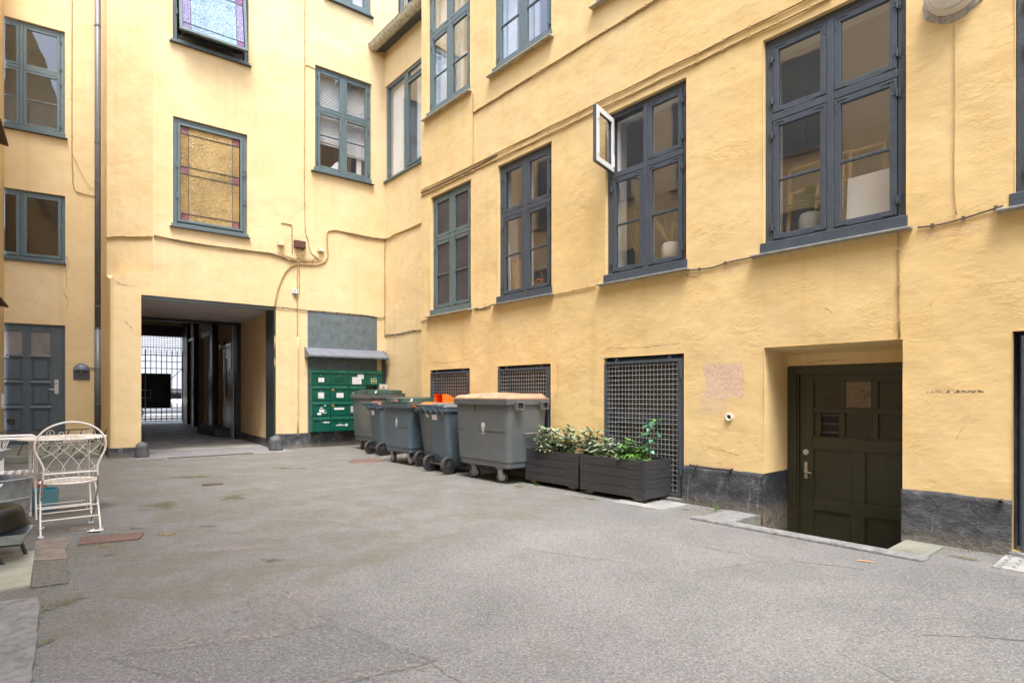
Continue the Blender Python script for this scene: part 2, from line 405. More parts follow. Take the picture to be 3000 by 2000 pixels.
def frosted(name, col, bs=60, bd=.02, rough=.12, metal=0.0, spec=.8):
    m = NT(name); V = m.coord(); v = m.t.nodes.new('ShaderNodeTexVoronoi'); v.inputs['Scale'].default_value = bs
    m.t.links.new(m.noise(bs*.3, V, 4, .6, 1), v.inputs['Vector']); m.t.links.new(V, v.inputs['Vector'])
    a = m.noise(bs*.5, V, 5, .7, 1.5); g = m.noise(1.3, V, 3)
    c = m.ramp(m.math('MULTIPLY_ADD', a, .6, m.math('MULTIPLY', g, .4)), [(.38,tuple(x*.45 for x in col)),(.5,col),(.62,tuple(min(1,x*1.5) for x in col))])
    return m.fin(c, rough, m.bump(a, bd, .9), metal, spec)
GOLD = frosted('amber_glass', (.38,.26,.085), 48, .035, .18, .2)
GOLDN = frosted('amber_glass_reeded', (.33,.20,.05), 80, .03, .2, .2)
REDG = frosted('ruby_glass', (.20,.055,.06), 90, .02, .2, .2)
SKYG = frosted('sky_tinted_glass', (.17,.27,.37), 60, .02, .2, .3)  # blue of the reflected sky is put into the pane colour
LILACG = frosted('lilac_glass', (.16,.14,.28), 60, .02, .2, .3)
MAGG = frosted('magenta_glass', (.16,.04,.17), 60, .02, .2, .3)
FROST = frosted('frosted_pane', (.22,.20,.19), 40, .004, .25, 0)
FROSTD = frosted('frosted_door_pane', (.20,.175,.165), 150, .004, .35, 0)
TANPANE = frosted('tan_pane', (.17,.115,.075), 30, .002, .3, 0)
OLIVEP = plain('olive_pane', (.030,.030,.016), .3)

def asphalt(name, base, worn):
    m = NT(name); V = m.coord(which='Object')
    big = m.noise(.35, V, 5, .6, .3); mid = m.noise(1.7, V, 6, .65, .3)
    c = m.mix(m.ramp(m.math('MULTIPLY_ADD', mid, .5, m.math('MULTIPLY', big, .5)), [(.42,0.0),(.58,1.0)]), base, worn)
    lav = m.noise(.5, m.coord(loc=(9,4,0)), 3, .5)
    c = m.mix(m.math('MULTIPLY', m.ramp(lav,[(.45,0.0),(.65,1.0)]), .5), c, (.19,.19,.20))
    ag = m.t.nodes.new('ShaderNodeTexVoronoi'); ag.inputs['Scale'].default_value = 150; m.t.links.new(V, ag.inputs['Vector'])
    sep = m.t.nodes.new('ShaderNodeSeparateColor'); m.t.links.new(ag.outputs['Color'], sep.inputs[0])
    c = m.mix(m.math('MULTIPLY', m.ramp(sep.outputs[0], [(.72,0.0),(.95,1.0)]), .45), c, (.36,.355,.35))
    c = m.mix(m.math('MULTIPLY', m.ramp(sep.outputs[1], [(.72,0.0),(.95,1.0)]), .55), c, (.065,.062,.06))
    f = m.noise(330, V, 2, .6)
    c = m.mix(m.math('MULTIPLY', m.ramp(f, [(.55,0.0),(.75,1.0)]), .35), c, (.07,.067,.065))
    g1 = m.noise(22, V, 4, .7); g2 = m.noise(60, V, 3, .7)
    c = m.mix(m.math('MULTIPLY', m.ramp(g1, [(.52,0.0),(.66,1.0)]), .30), c, (.09,.088,.086))
    c = m.mix(m.math('MULTIPLY', m.ramp(g2, [(.54,0.0),(.66,1.0)]), .45), c, (.37,.365,.36))
    c = m.mix(m.math('MULTIPLY', m.ramp(g2, [(.34,1.0),(.46,0.0)]), .40), c, (.075,.072,.07))
    # moss and dirt
    xyz = m.t.nodes.new('ShaderNodeSeparateXYZ'); m.t.links.new(V, xyz.inputs[0])
    left = m.ramp(m.math('MULTIPLY_ADD', xyz.outputs['Y'], .18, m.math('MULTIPLY', xyz.outputs['X'], -.22)), [(.85,0.0),(1.7,1.0)])
    wallr = m.ramp(m.math('ADD', m.math('MULTIPLY', xyz.outputs['X'], .76083), m.math('MULTIPLY', xyz.outputs['Y'], .64895)), [(0,0.0),(1,1.0)])
    dw = m.math('SUBTRACT', 5.607, m.math('ADD', m.math('MULTIPLY', xyz.outputs['X'], .76083), m.math('MULTIPLY', xyz.outputs['Y'], .64895)))
    near = m.ramp(dw, [(.0,1.0),(1.5,.1),(2.6,0.0)])
    edge = m.math('MAXIMUM', m.math('MULTIPLY', left, 1.0), near)
    ms = m.noise(2.3, m.coord(loc=(3,8,0)), 8, .72, .5)
    mk = m.ramp(m.math('MULTIPLY_ADD', edge, .17, ms), [(.60,0.0),(.74,1.0)])
    mcol = m.mix(m.ramp(m.noise(14, V, 5), [(.35,0.0),(.65,1.0)]), (.11,.115,.075), (.17,.155,.125))
    c = m.mix(m.math('MULTIPLY', mk, .55), c, mcol)
    c = m.mix(m.math('MULTIPLY', left, .12), c, (.13,.12,.10))
    # dark oily spots
    sp = m.noise(1.1, m.coord(loc=(5,2,0)), 5, .6)
    c = m.mix(m.math('MULTIPLY', m.ramp(sp, [(.60,0.0),(.78,1.0)]), .3), c, (.085,.075,.065))
    hsum = m.math('MULTIPLY_ADD', mid, .015, m.math('MULTIPLY_ADD', ag.outputs['Distance'], .004, m.math('MULTIPLY', f, .002)))
    nb = m.bump(hsum, 1.0, 1.0)
    return m.fin(c, .88, nb, spec=.25)
ASPH = asphalt('asphalt', (.160,.166,.170), (.212,.216,.219))
ASPHP = plain('asphalt_patch', (.155,.15,.15), .9, var=.25, scale=60, bump=.006, bscale=150)
CRACK = plain('crack_filler', (.10,.098,.095), .95, var=.3, scale=30)
PALEW = plain('worn_patch_edge', (.27,.25,.25), .9, var=.2, scale=60, bump=.004, bscale=160)
STREETG = plain('street_paving', (.20,.20,.205), .8, var=.1)
PASSF = plain('passage_concrete', (.46,.455,.42), .6, var=.35, scale=2.2, bump=.006, bscale=30)

# ------------------------------------------------------------------ walls with openings
def wall(mb, x0, x1, z0, z1, holes, step=.16, amp=.006, y=0, depth=.42, outer=.05, seed=0, mi=0, inner=1, jambs=True, skip=()):
    def cuts(a, b, hs):
        c = sorted({round(v,4) for v in [a,b]+hs if a-1e-6 <= v <= b+1e-6}); out = []
        for p, q in zip(c, c[1:]):
            k = max(1, int(math.ceil((q-p)/step)))
            out += [p+(q-p)*i/k for i in range(k)]
        return out+[c[-1]]
    X = cuts(x0, x1, [h[0] for h in holes]+[h[1] for h in holes]); Z = cuts(z0, z1, [h[2] for h in holes]+[h[3] for h in holes])
    idx = {}; vs = []; fs = []
    def vid(i, j):
        if (i,j) not in idx:
            x, z = X[i], Z[j]; d = MN.noise(Vector((x*1.3+seed*9, z*1.3, seed)))*amp+MN.noise(Vector((x*4+seed, z*4, 3)))*amp*.5
            wx = MN.noise(Vector((x*2, z*3, 7+seed)))*amp*.6 if x0 < x < x1 else 0
            idx[(i,j)] = len(vs); vs.append((x+wx, y+d, z))
        return idx[(i,j)]
    for i in range(len(X)-1):
        for j in range(len(Z)-1):
            cx, cz = (X[i]+X[i+1])/2, (Z[j]+Z[j+1])/2
            if any(h[0] < cx < h[1] and h[2] < cz < h[3] for h in holes): continue
            fs.append((vid(i,j), vid(i+1,j), vid(i+1,j+1), vid(i,j+1)))
    base = len(mb.v); mb.add(vs, fs, mi)
    if jambs:
        for k, h in enumerate(holes):
            if k in skip: continue
            a, b, c, d = h[:4]; dp = h[4] if len(h) > 4 else depth
            o = min(outer, dp)
            inn = h[5] if len(h) > 5 else inner
            for y0, y1, mm in ((y-.004, y+o, mi), (y+o, y+dp, inn)):
                if y1 <= y0+1e-6: continue
                mb.quad((a,y0,c),(a,y1,c),(a,y1,d),(a,y0,d), mm); mb.quad((b,y0,c),(b,y0,d),(b,y1,d),(b,y1,c), mm)
                mb.quad((a,y0,d),(a,y1,d),(b,y1,d),(b,y0,d), mm); mb.quad((a,y0,c),(b,y0,c),(b,y1,c),(a,y1,c), mm)
    return mb
def room(mb, x0, x1, y0, y1, z0, z1, holes, mi=0, mfl=0, back=False):
    """closed interior seen through the windows: front inner face with holes plus five faces"""
    wall(mb, x0, x1, z0, z1, holes, 50, 0, y0, jambs=False, mi=mi)
    bh = []
    if back:    # unseen back openings added to let daylight brighten the interiors
        k = max(1, int((x1-x0)/2)); p = (x1-x0)/k; bh = [(x0+p*(i+.25), x0+p*(i+.75), z0+.05, z0+1.0) for i in range(k)]
    wall(mb, x0, x1, z0, z1, bh, 50, 0, y1, jambs=False, mi=mi); mb.quad((x0,y0,z0),(x0,y1,z0),(x0,y1,z1),(x0,y0,z1), mi)
    mb.quad((x1,y0,z0),(x1,y1,z0),(x1,y1,z1),(x1,y0,z1), mi); mb.quad((x0,y0,z1),(x1,y0,z1),(x1,y1,z1),(x0,y1,z1), mi)
    mb.quad((x0,y0,z0),(x1,y0,z0),(x1,y1,z0),(x0,y1,z0), mfl)

def frame_rect(mb, x0, x1, z0, z1, w, y0, y1, mi=0, wb=None, wt=None):
    wb = w if wb is None else wb; wt = w if wt is None else wt
    mb.box(x0, x0+w, y0, y1, z0, z1, mi); mb.box(x1-w, x1, y0, y1, z0, z1, mi)
    mb.box(x0+w, x1-w, y0+.001, y1-.001, z0, z0+wb, mi); mb.box(x0+w, x1-w, y0+.001, y1-.001, z1-wt, z1, mi)
    return mb

def curtain_sheet(x0, x1, y, amp, z0, z1, folds):
    m = MB(); n = folds*6; vs = []
    for i in range(n+1):
        x = x0+(x1-x0)*i/n; yy = y+amp*math.sin(2*PI*i/6)
        vs += [(x,yy,z0),(x,yy*.6+y*.4,(z0+z1)/2),(x,yy,z1)]
    m.add(vs, [(3*i+j,3*i+3+j,3*i+4+j,3*i+1+j) for i in range(n) for j in (0,1)]); return m

def cross_window(bld, s0, z0, w, h, tz, bar, fm, gm, d=.045, sill=True, openul=False, irons=True, hinge=True, extras=None, sillm=None, ow=.07, sw=.055, gbar=True, sillw=.1):
    """window with mullion and transom, two upper and two lower casements"""
    f = MB(); frame_rect(f, 0, w, 0, h, ow, d, d+.10, wb=.10)
    f.box(w/2-.030, w/2+.030, d-.012, d+.09, .09, h-ow+.003)
    f.box(ow-.003, w/2-.031, d-.010, d+.09, tz-.035, tz+.035); f.box(w/2+.031, w-ow+.003, d-.010, d+.09, tz-.035, tz+.035)
    f.box(-.035, w+.015, d-.055, d+.02, -.015, .085)
    win = obj('window', f, fm, bld, (s0,0,z0), bevel=.006)
    if sill:
        m = MB(); m.hexa([(-.10,-.085,-.045),(w+.05,-.085,-.045),(w+.05,d,-.045),(-.10,d,-.045)], [(-.10,-.085,-.03),(w+.05,-.085,-.03),(w+.05,d,-.012),(-.10,d,-.012)])
        obj('sill', m, sillm or ZINC, win, bevel=.003)
    cols = [(ow+.004, w/2-.032), (w/2+.032, w-ow-.004)]
    rows = [(.105, tz-.038), (tz+.038, h-ow-.004)]
    for ci, (xa, xb) in enumerate(cols):
        for ri, (za, zb) in enumerate(rows):
            opened = openul and ci == 0 and ri == 1
            m = MB(); frame_rect(m, 0, xb-xa, 0, zb-za, sw, -.008, .035)
            if irons:
                for qx in (0,1):
                    for qz in (0,1):
                        X = .006 if qx==0 else xb-xa-.006-.016; Z = .010 if qz==0 else zb-za-.010-.014
                        X2 = .006 if qx==0 else xb-xa-.11
                        m.box(X2, X2+.104, -.0125, -.006, Z, Z+.014); m.box(X, X+.016, -.013, -.006, Z-(0 if qz==0 else .09), Z+.014+(.09 if qz==0 else 0))
            if opened:
                c = obj('casement', m, [fm], win, (xa-.01, d-.02, za), (0,0,-math.radians(76)), bevel=.004)
                mw = MB(); frame_rect(mw, .004, xb-xa-.004, .004, zb-za-.004, sw+.006, .0355, .047); mw.box(.02,.035,.047,.06,.06,.2); mw.box(xb-xa-.035,xb-xa-.02,.047,.062,.1,.14); mw.box(xb-xa-.035,xb-xa-.02,.047,.062,zb-za-.16,zb-za-.12)
                obj('inner_lining', mw, WHITEP, win, (xa-.01, d-.02, za), (0,0,-math.radians(76)))
                g = MB(); g.box(sw-.01, xb-xa-sw+.01, .012, .016, sw-.01, zb-za-sw+.01)
                obj('pane', g, gm, win, (xa-.01, d-.02, za), (0,0,-math.radians(76)))
                continue
            obj('casement', m, fm, win, (xa, d, za), bevel=.004)
            px0, px1, pz0, pz1 = xa+sw-.008, xb-sw+.008, za+sw-.008, zb-sw+.008
            if ri == 0 and gbar:
                zb_ = bar
                m = MB(); m.box(xa+sw-.002, xb-sw+.002, d-.004, d+.028, zb_-.011, zb_+.011); obj('glazing_bar', m, fm, win, bevel=.004)
                spans = [(pz0, zb_-.009), (zb_+.009, pz1)]
            else: spans = [(pz0, pz1)]
            for a, b in spans:
                g = MB(); tilt = random.uniform(-.0025,.0025)
                g.hexa([(px0,d+.012,a),(px1,d+.012+tilt,a),(px1,d+.016+tilt,a),(px0,d+.016,a)], [(px0,d+.012-tilt,b),(px1,d+.012,b),(px1,d+.016,b),(px0,d+.016-tilt,b)])
                obj('pane', g, gm, win)
            if hinge:
                sx = xa-.004 if ci == 0 else xb+.004; sg = -1 if ci == 0 else 1
                for hz in (za+.13, zb-.13):
                    m = MB(); m.cyl((sx, d-.018, hz-.035), .009, .07, 'z', 8); m.box(sx-.03, sx+.03, d-.0145, d-.008, hz-.012, hz+.012)
                    m.box(sx+sg*.02-.006, sx+sg*.02+.006, d-.016, d-.008, hz-.045, hz+.045)
                    obj('hinge', m, fm, win)
    # white inner lining and catch seen through the panes
    m = MB(); frame_rect(m, .03, w-.03, .04, h-.03, .05, d+.101, d+.15)
    m.box(w/2-.025, w/2+.025, d+.101, d+.13, .09, h-.05)
    obj('inner_frame', m, WHITEP, win)
    return win

# ------------------------------------------------------------------ ground
g = MB()
R2 = FR
def gq(a0, a1, d0, d1, z=0):   # rectangle in the frame of the right-hand wall; d = metres in front of it
    return [FR.w(a0,-d0,z), FR.w(a1,-d0,z), FR.w(a1,-d1,z), FR.w(a0,-d1,z)]
PIT = (6.36, 7.60, -.60, .57)
for a0,a1,d0,d1 in ((-60,PIT[0],-60,60),(PIT[1],60,-60,60),(PIT[0],PIT[1],PIT[3],60),(PIT[0],PIT[1],-60,PIT[2])):
    q = gq(a0,a1,d0,d1); g.add(q, [(0,3,2,1)] if False else [(0,1,2,3)])
ground = tag(obj('ground', g, ASPH), kind='structure')
# seams and cracks left by patched trenches: thin irregular ribbons
def ribbon(mb, pts, w, z=.004, jit=.012, seed=1):
    rnd = random.Random(seed); P = [Vector((p[0],p[1],0)) for p in pts]; out = []
    for a, b in zip(P, P[1:]):
        k = max(2, int((b-a).length/.04))
        for i in range(k): out.append(a.lerp(b, i/k))
    out.append(P[-1]); vs = []
    for i, p in enumerate(out):
        t = (out[min(i+1,len(out)-1)]-out[max(i-1,0)]).normalized(); nn = Vector((-t.y,t.x,0))
        o = MN.noise(p*5+Vector((seed,0,0)))*jit*2+rnd.uniform(-jit,jit)*.4; ww = w*(.25+rnd.random())
        vs += [tuple(p+nn*(o+ww/2)+Vector((0,0,z))), tuple(p+nn*(o-ww/2)+Vector((0,0,z)))]
    mb.add(vs, [(2*i,2*i+1,2*i+3,2*i+2) for i in range(len(out)-1) if rnd.random() > .06])
cr = MB()
ribbon(cr, [(-1.05,3.12),(-.37,2.60),(.05,2.10)], .0035, seed=1)
ribbon(cr, [(-1.75,2.66),(-1.15,2.86),(-.96,3.01)], .003, seed=2)
ribbon(cr, [(-.72,2.40),(-.45,2.52),(-.33,2.62)], .008, seed=3)
ribbon(cr, [(-.42,2.20),(-.16,2.10),(-.05,1.98),(.06,1.92),(.30,1.90)], .004, seed=4, jit=.02)
ribbon(cr, [(1.1,4.9),(1.7,4.35),(2.4,3.95)], .007, seed=5)
ribbon(cr, [(-1.9,2.3),(-1.85,2.12),(-1.9,1.95)], .012, seed=6, jit=.02)
ribbon(cr, [(.1,5.4),(.6,5.1),(1.1,5.0)], .007, seed=7)
ribbon(cr, [(-3.0,5.9),(-2.1,5.6),(-1.0,5.9)], .006, seed=8)
ribbon(cr, [(2.0,2.9),(2.6,2.8),(3.4,2.3)], .006, seed=10)
tag(obj('crack', cr, CRACK, ground), kind='stuff')
def blob(mb, cx, cy, rx, ry, z=.004, seed=1, n=40, rot=0):
    vs = [(cx,cy,z)]
    for i in range(n):
        a = 2*PI*i/n; r = 1+.45*MN.noise(Vector((math.cos(a)*1.6+seed*5, math.sin(a)*1.6, seed)))+.18*MN.noise(Vector((math.cos(a)*6, math.sin(a)*6+seed*3, seed)))
        x, y = rx*r*math.cos(a), ry*r*math.sin(a)
        vs.append((cx+x*math.cos(rot)-y*math.sin(rot), cy+x*math.sin(rot)+y*math.cos(rot), z))
    k0 = len(mb.v); mb.add(vs, [(0,i+1,(i+1)%n+1) for i in range(n)]); mb.core = getattr(mb,'core',[])+[k0]
OILM = NT('oil_stain')
def softstain(name, col, thr=.5, amt=.6, scale=9):
    m = NT(name); c = m.noise(40, detail=4); colr = m.ramp(c, [(.35,tuple(x*.6 for x in col)),(.65,tuple(x*1.35 for x in col))])
    at_ = m.t.nodes.new('ShaderNodeAttribute'); at_.attribute_name = 'core'
    a = m.math('ADD', m.noise(scale, detail=7, rough=.72), m.math('MULTIPLY_ADD', at_.outputs['Fac'], .50, -.32))
    a = m.math('MULTIPLY', m.ramp(a, [(thr-.05,0.0),(thr+.09,1.0)]), amt)
    m.set(m.b.inputs['Alpha'], a); return m.fin(colr, .9, m.bump(m.noise(150), .004))
STAIN = softstain('stain_dark', (.12,.105,.09), .52, .6, 12)
MOSSS = softstain('moss_patch', (.14,.14,.06), .56, .6, 7)
MOSSB = softstain('dead_moss_patch', (.27,.20,.10), .54, .7, 9)
DUST2 = softstain('pale_seam_dust', (.245,.238,.236), .36, .55, 14)
DUST = softstain('pale_dust', (.30,.275,.27), .5, .45, 5)
st = MB(); blob(st, -1.72, 4.18, .22, .14, seed=3); blob(st, -2.75, 5.25, .16, .11, seed=5); tag(obj('stain', st, STAIN, ground), kind='stuff')
st = MB(); blob(st, -3.3, 4.62, .34, .14, seed=2, rot=-.6); blob(st, -2.95, 4.95, .3, .12, z=.005, seed=9, rot=-.3); tag(obj('dead_moss', st, MOSSB, ground), kind='stuff')
st = MB()
for x,y,rx,ry,sd in ((-3.75,6.2,.5,.6,1),(-3.2,6.7,.4,.7,2),(-3.3,5.15,.35,.12,3),(-2.55,3.3,.12,.45,4),(-2.25,2.75,.08,.3,6),(-3.0,4.3,.12,.25,7),(-4.6,8.3,.9,.4,8),(-3.6,9.3,.9,.35,9)): blob(st, x,y,rx,ry, z=.006, seed=sd)
for a,d,sd in ((5.75,.35,1),(8.0,.35,2),(5.95,.2,3),(3.5,.7,4),(4.7,.66,5),(2.0,.95,7)):
    x,y,_ = FR.w(a,-d); blob(st, x,y,.30,.16, z=.007, seed=sd+20, rot=FR.rz)
tag(obj('moss', st, MOSSS, ground), kind='stuff')
st = MB(); blob(st,-1.15,3.35,.45,.3,z=.003,seed=4,rot=-.7); blob(st,-1.25,2.85,.45,.08,z=.0035,seed=6,rot=.25); blob(st,-.4,2.55,.25,.07,z=.003,seed=8,rot=.3); blob(st,-2.2,4.5,.7,.25,z=.003,seed=12,rot=.2)
tag(obj('worn_asphalt', st, DUST, ground), kind='stuff')
def fade(mb, pts, w, z, seed=0):   # pale dust lying along one side of a seam, thinning out away from it
    P = [Vector((p[0],p[1],0)) for p in pts]; out = []
    for a, b in zip(P, P[1:]):
        k = max(2, int((b-a).length/.05)); out += [a.lerp(b, i/k) for i in range(k)]
    out.append(P[-1]); n0 = len(mb.v); vs = []
    for i, p in enumerate(out):
        t = (out[min(i+1,len(out)-1)]-out[max(i-1,0)]).normalized(); nn = Vector((-t.y,t.x,0)); e = max(0,math.sin(PI*i/(len(out)-1)))**.5
        o = nn*(MN.noise(p*5+Vector((seed,0,0)))*.012)
        vs += [tuple(p+o+Vector((0,0,z))), tuple(p+o+nn*(w*(.2+.8*e))+Vector((0,0,z)))]
    mb.add(vs, [(2*i,2*i+2,2*i+3,2*i+1) for i in range(len(out)-1)]); mb.core = getattr(mb,'core',[])+[n0+2*i for i in range(1,len(out)-1)]
st = MB(); fade(st, [(-.96,3.02),(-1.15,3.25),(-1.42,3.6)], .45, .0028, 1); fade(st, [(-1.85,2.62),(-1.35,2.78),(-.97,3.0)], .30, .0032, 2); fade(st, [(-.35,2.62),(-.5,2.5),(-.8,2.38)], -.12, .0028, 3)
tag(obj('pale_seam', st, DUST2, ground), kind='stuff')
# repaired rectangles in the asphalt, each its own thin sheet with uneven edges
ASPH2 = asphalt('asphalt_repair', (.142,.148,.153), (.192,.197,.20)); ASPH3 = asphalt('asphalt_repair_old', (.178,.180,.178), (.235,.235,.232))
def patch(pts, z, mt, sd):
    q = []
    for (ax,ay),(bx,by) in zip(pts, pts[1:]+pts[:1]):
        k = max(2, int(math.hypot(bx-ax,by-ay)/.04))
        for i in range(k):
            x, y = ax+(bx-ax)*i/k, ay+(by-ay)*i/k; q.append((x+MN.noise(Vector((x*5,y*5,sd)))*.035+MN.noise(Vector((x*25,y*25,sd)))*.012, y+MN.noise(Vector((x*5,y*5,sd+9)))*.035+MN.noise(Vector((x*25,y*25,sd+9)))*.012, z))
    m = MB(); m.add(q, [tuple(range(len(q)))]); return obj('asphalt_patch', m, mt, ground)
patch([(-.96,3.01),(-1.85,2.63),(-1.0,2.30),(-.33,2.62)], .0016, ASPH2, 1)
patch([(1.51,2.70),(2.95,4.22),(4.3,2.7),(2.9,1.0),(2.2,.8)], .0016, ASPH2, 2)
patch([(-3.0,5.3),(-1.9,4.7),(-1.0,5.6),(-2.2,6.7)], .0016, ASPH3, 3)
patch([(.2,5.35),(1.15,4.95),(1.9,4.2),(1.2,3.9),(-.3,4.7)], .0016, ASPH3, 4)
patch([(-2.0,2.35),(-1.72,2.2),(-1.6,1.7),(-2.1,1.6)], .0016, ASPH3, 5)
# loose grit, leaf crumbs
gr = MB(); rnd = random.Random(5)
def grit(mb, x, y, s):
    a = rnd.random()*PI; h = s*.5; c, q = math.cos(a)*s, math.sin(a)*s
    mb.add([(x+c,y+q,.001),(x-q*.7,y+c*.7,.001),(x-c,y-q,.001),(x+q*.7,y-c*.7,.001),(x,y,h)], [(0,1,4),(1,2,4),(2,3,4),(3,0,4)])
for i in range(900):
    if rnd.random() < .45: a, d = rnd.uniform(3.2,9), abs(rnd.gauss(0,.28))+.02; x, y, _ = FR.w(a,-d); 
    else: x, y = rnd.uniform(-4,2.2), rnd.uniform(1.6,7.5)
    if PIT[0]-.02 < (x-FR.P[0])*FR.e[0]+(y-FR.P[1])*FR.e[1] < PIT[1]+.3 and x > 1.5 and ((x-FR.P[0])*.76083+(y-FR.P[1])*.64895) > -.75: continue
    grit(gr, x, y, rnd.uniform(.003,.009))
for i in range(500):
    x, y = rnd.gauss(-3.15,.45), rnd.gauss(4.7,.5); grit(gr, x, y, rnd.uniform(.003,.010))
tag(obj('gravel', gr, plain('grit', (.22,.20,.18), .9, var=.5, scale=60)), kind='stuff')

tf = MB(); rnd = random.Random(21)
def tuft(x, y, s):
    for k in range(rnd.randint(3,6)):
        a = rnd.uniform(0,6.28); l = s*rnd.uniform(.5,1.2); c, q = math.cos(a), math.sin(a); w_ = s*.18
        tf.add([(x-q*w_,y+c*w_,0),(x+q*w_,y-c*w_,0),(x+c*l*.7,y+q*l*.7,l*.55)], [(0,1,2)])
for i in range(420):
    a = rnd.uniform(3.4,9); d = abs(rnd.gauss(0,.10))+.035
    if 6.0 < a < 7.9: continue
    x, y, _ = FR.w(a,-d); tuft(x, y, rnd.uniform(.006,.020))
for p, q in (((-3.90,4.78),(-3.20,4.20)),((-3.05,4.75),(-3.45,4.55)),((-3.60,4.83),(-3.15,5.02)),((-2.76,3.40),(-2.0,2.42)),((-3.2,4.15),(-2.8,3.6)),((-7.3,10.9),(-5.9,10.5)),((-4.7,12.5),(-3.6,13.3))):
    for i in range(70):
        t = rnd.random(); tuft(p[0]+(q[0]-p[0])*t+rnd.gauss(0,.035), p[1]+(q[1]-p[1])*t+rnd.gauss(0,.035), rnd.uniform(.005,.016))
tag(obj('moss_tufts', tf, MOSS), kind='stuff')

# light well with steps in front of the basement door
w = MB(); a0,a1,d0,d1 = PIT
def fr(a,d,z): return FR.w(a,-d,z)
w.quad(fr(a0,d1,-.62),fr(a1,d1,-.62),fr(a1,d1,0),fr(a0,d1,0)); w.quad(fr(a0,d0,-.62),fr(a0,d1,-.62),fr(a0,d1,0),fr(a0,d0,0)); w.quad(fr(a1,d0,-.62),fr(a1,d1,-.62),fr(a1,d1,0),fr(a1,d0,0))
w.quad(fr(a0,d0,-.62),fr(a1,d0,-.62),fr(a1,d1,-.62),fr(a0,d1,-.62))
pit = tag(obj('stairwell', w, STONEGR), kind='structure')
def fbox(mb, a0,a1,d0,d1,z0,z1, mi=0): mb.hexa([fr(a0,d1,z0),fr(a1,d1,z0),fr(a1,d0,z0),fr(a0,d0,z0)],[fr(a0,d1,z1),fr(a1,d1,z1),fr(a1,d0,z1),fr(a0,d0,z1)], mi)
for i,(dd,zz) in enumerate(((.57,-.17),(.40,-.36))):
    m = MB(); fbox(m, a0+.005,a1-.005,dd-.19,dd-.003,-.61,zz); obj('step', m, STONEG, pit, bevel=.008)
for (p,q,r,s_,z) in ((5.99,7.88,.574,.715,.022),):
    m = MB(); fbox(m, p,q,r,s_,-.2,z); obj('kerb_stone', m, STONEG, pit, bevel=.01)
m = MB(); fbox(m, 6.05,6.357,.10,.570,-.5,.018); obj('kerb_stone', m, STONEG, pit, bevel=.008)
m = MB(); fbox(m, 7.603,7.86,.12,.570,-.5,.018); obj('kerb_stone', m, STONEGR, pit, bevel=.008)

# ------------------------------------------------------------------ building on the right
BR = thing('courtyard_building', 'long rough yellow building with charcoal cross windows, cellar grilles and a sunken olive door', 'building', (FR.P[0],FR.P[1],0), FR.rz)
WG = [(.321,1.515),(2.206,3.385),(4.345,5.500),(6.363,7.575),(8.262,9.45),(10.3,11.5)]
WU = [(.20,1.49),(2.10,3.38),(4.23,5.45),(6.3,7.5),(8.25,9.45),(10.3,11.5)]
Z0, Z1, U0, U1 = 2.60, 4.68, 6.14, 8.45
holes = [(a,b,Z0,Z1,.42) for a,b in WG]+[(a,b,U0,U1,.42) for a,b in WU]
gr_h = [(.30,1.487,.05,1.615,.34,2),(2.20,3.37,.05,1.615,.34,2),(4.322,5.472,.04,1.645,.34,2),(8.25,9.4,.04,1.66,.34,2)]
dh = (6.374,7.55,-.62,1.652)
mb = MB()
allh = holes+gr_h+[dh]
wall(mb, 0, 15.5, -.62, 13.2, allh, .15, .007, skip=(len(allh)-1,), seed=1)
mb.quad((0,0,-.6),(0,1.2,-.6),(0,1.2,13.2),(0,0,13.2)); 
# splayed reveal round the basement door
mb.quad((6.374,-.004,.41),(6.372,.51,.41),(6.372,.51,1.60),(6.374,-.004,1.652)); mb.quad((7.55,-.004,.41),(7.55,-.004,1.652),(7.56,.51,1.60),(7.56,.51,.41))
mb.quad((6.374,-.004,1.652),(6.372,.51,1.60),(7.56,.51,1.60),(7.55,-.004,1.652)); mb.quad((6.372,.508,1.47),(7.56,.508,1.47),(7.56,.508,1.60),(6.372,.508,1.60))
obj('wall', mb, [YELR, ROOMW, BASE], BR)
# tarred plinth
pl = MB()
def plinth(mb, s0, s1, zt=.405, z0=-.62, seed=0, amp=.02, wav=.012):
    nx = max(2, int((s1-s0)/.06)); nz = 12; vs = []
    for i in range(nx+1):
        x = s0+(s1-s0)*i/nx; top = zt+MN.noise(Vector((x*2.5+seed,0,0)))*wav+MN.noise(Vector((x*12,seed,0)))*wav*.5
        zz0 = -.02 if z0 > -.1 else z0
        for j in range(nz+1):
            z = zz0+(top-zz0)*j/nz; n1 = MN.noise(Vector((x*4,z*6,seed)))*amp+MN.noise(Vector((x*13,z*16,seed+2)))*amp*.6
            vs.append((x, -.022-abs(n1)-.02*(1-min(1,max(0,z/.35))), z))
        vs.append((x, .01, top+.003))
    st_ = nz+2
    mb.add(vs, [(i*st_+j,(i+1)*st_+j,(i+1)*st_+j+1,i*st_+j+1) for i in range(nx) for j in range(nz+1)])
for k_,(p_,q_) in enumerate(((5.474,6.374),(7.552,8.25),(3.37,4.322),(1.487,2.2),(0,.3))):
    pl = MB(); plinth(pl, p_, q_, seed=k_+1, z0=0); obj('plinth', pl, BASE, BR, smooth=True)
pl = MB()
pl.quad((6.3742,-.045,-.62),(6.3722,.51,-.62),(6.3722,.51,.412),(6.3742,-.045,.402)); pl.quad((6.3742,-.045,-.62),(6.3742,-.045,.40),(6.372,.0,.40),(6.372,.0,-.62))
pl.quad((7.5495,-.045,-.62),(7.5495,-.045,.41),(7.5595,.51,.41),(7.5595,.51,-.62)); pl.box(6.372,7.56,-.01,.51,-.64,-.61)
obj('reveal_plinth', pl, BASE, BR, smooth=True)
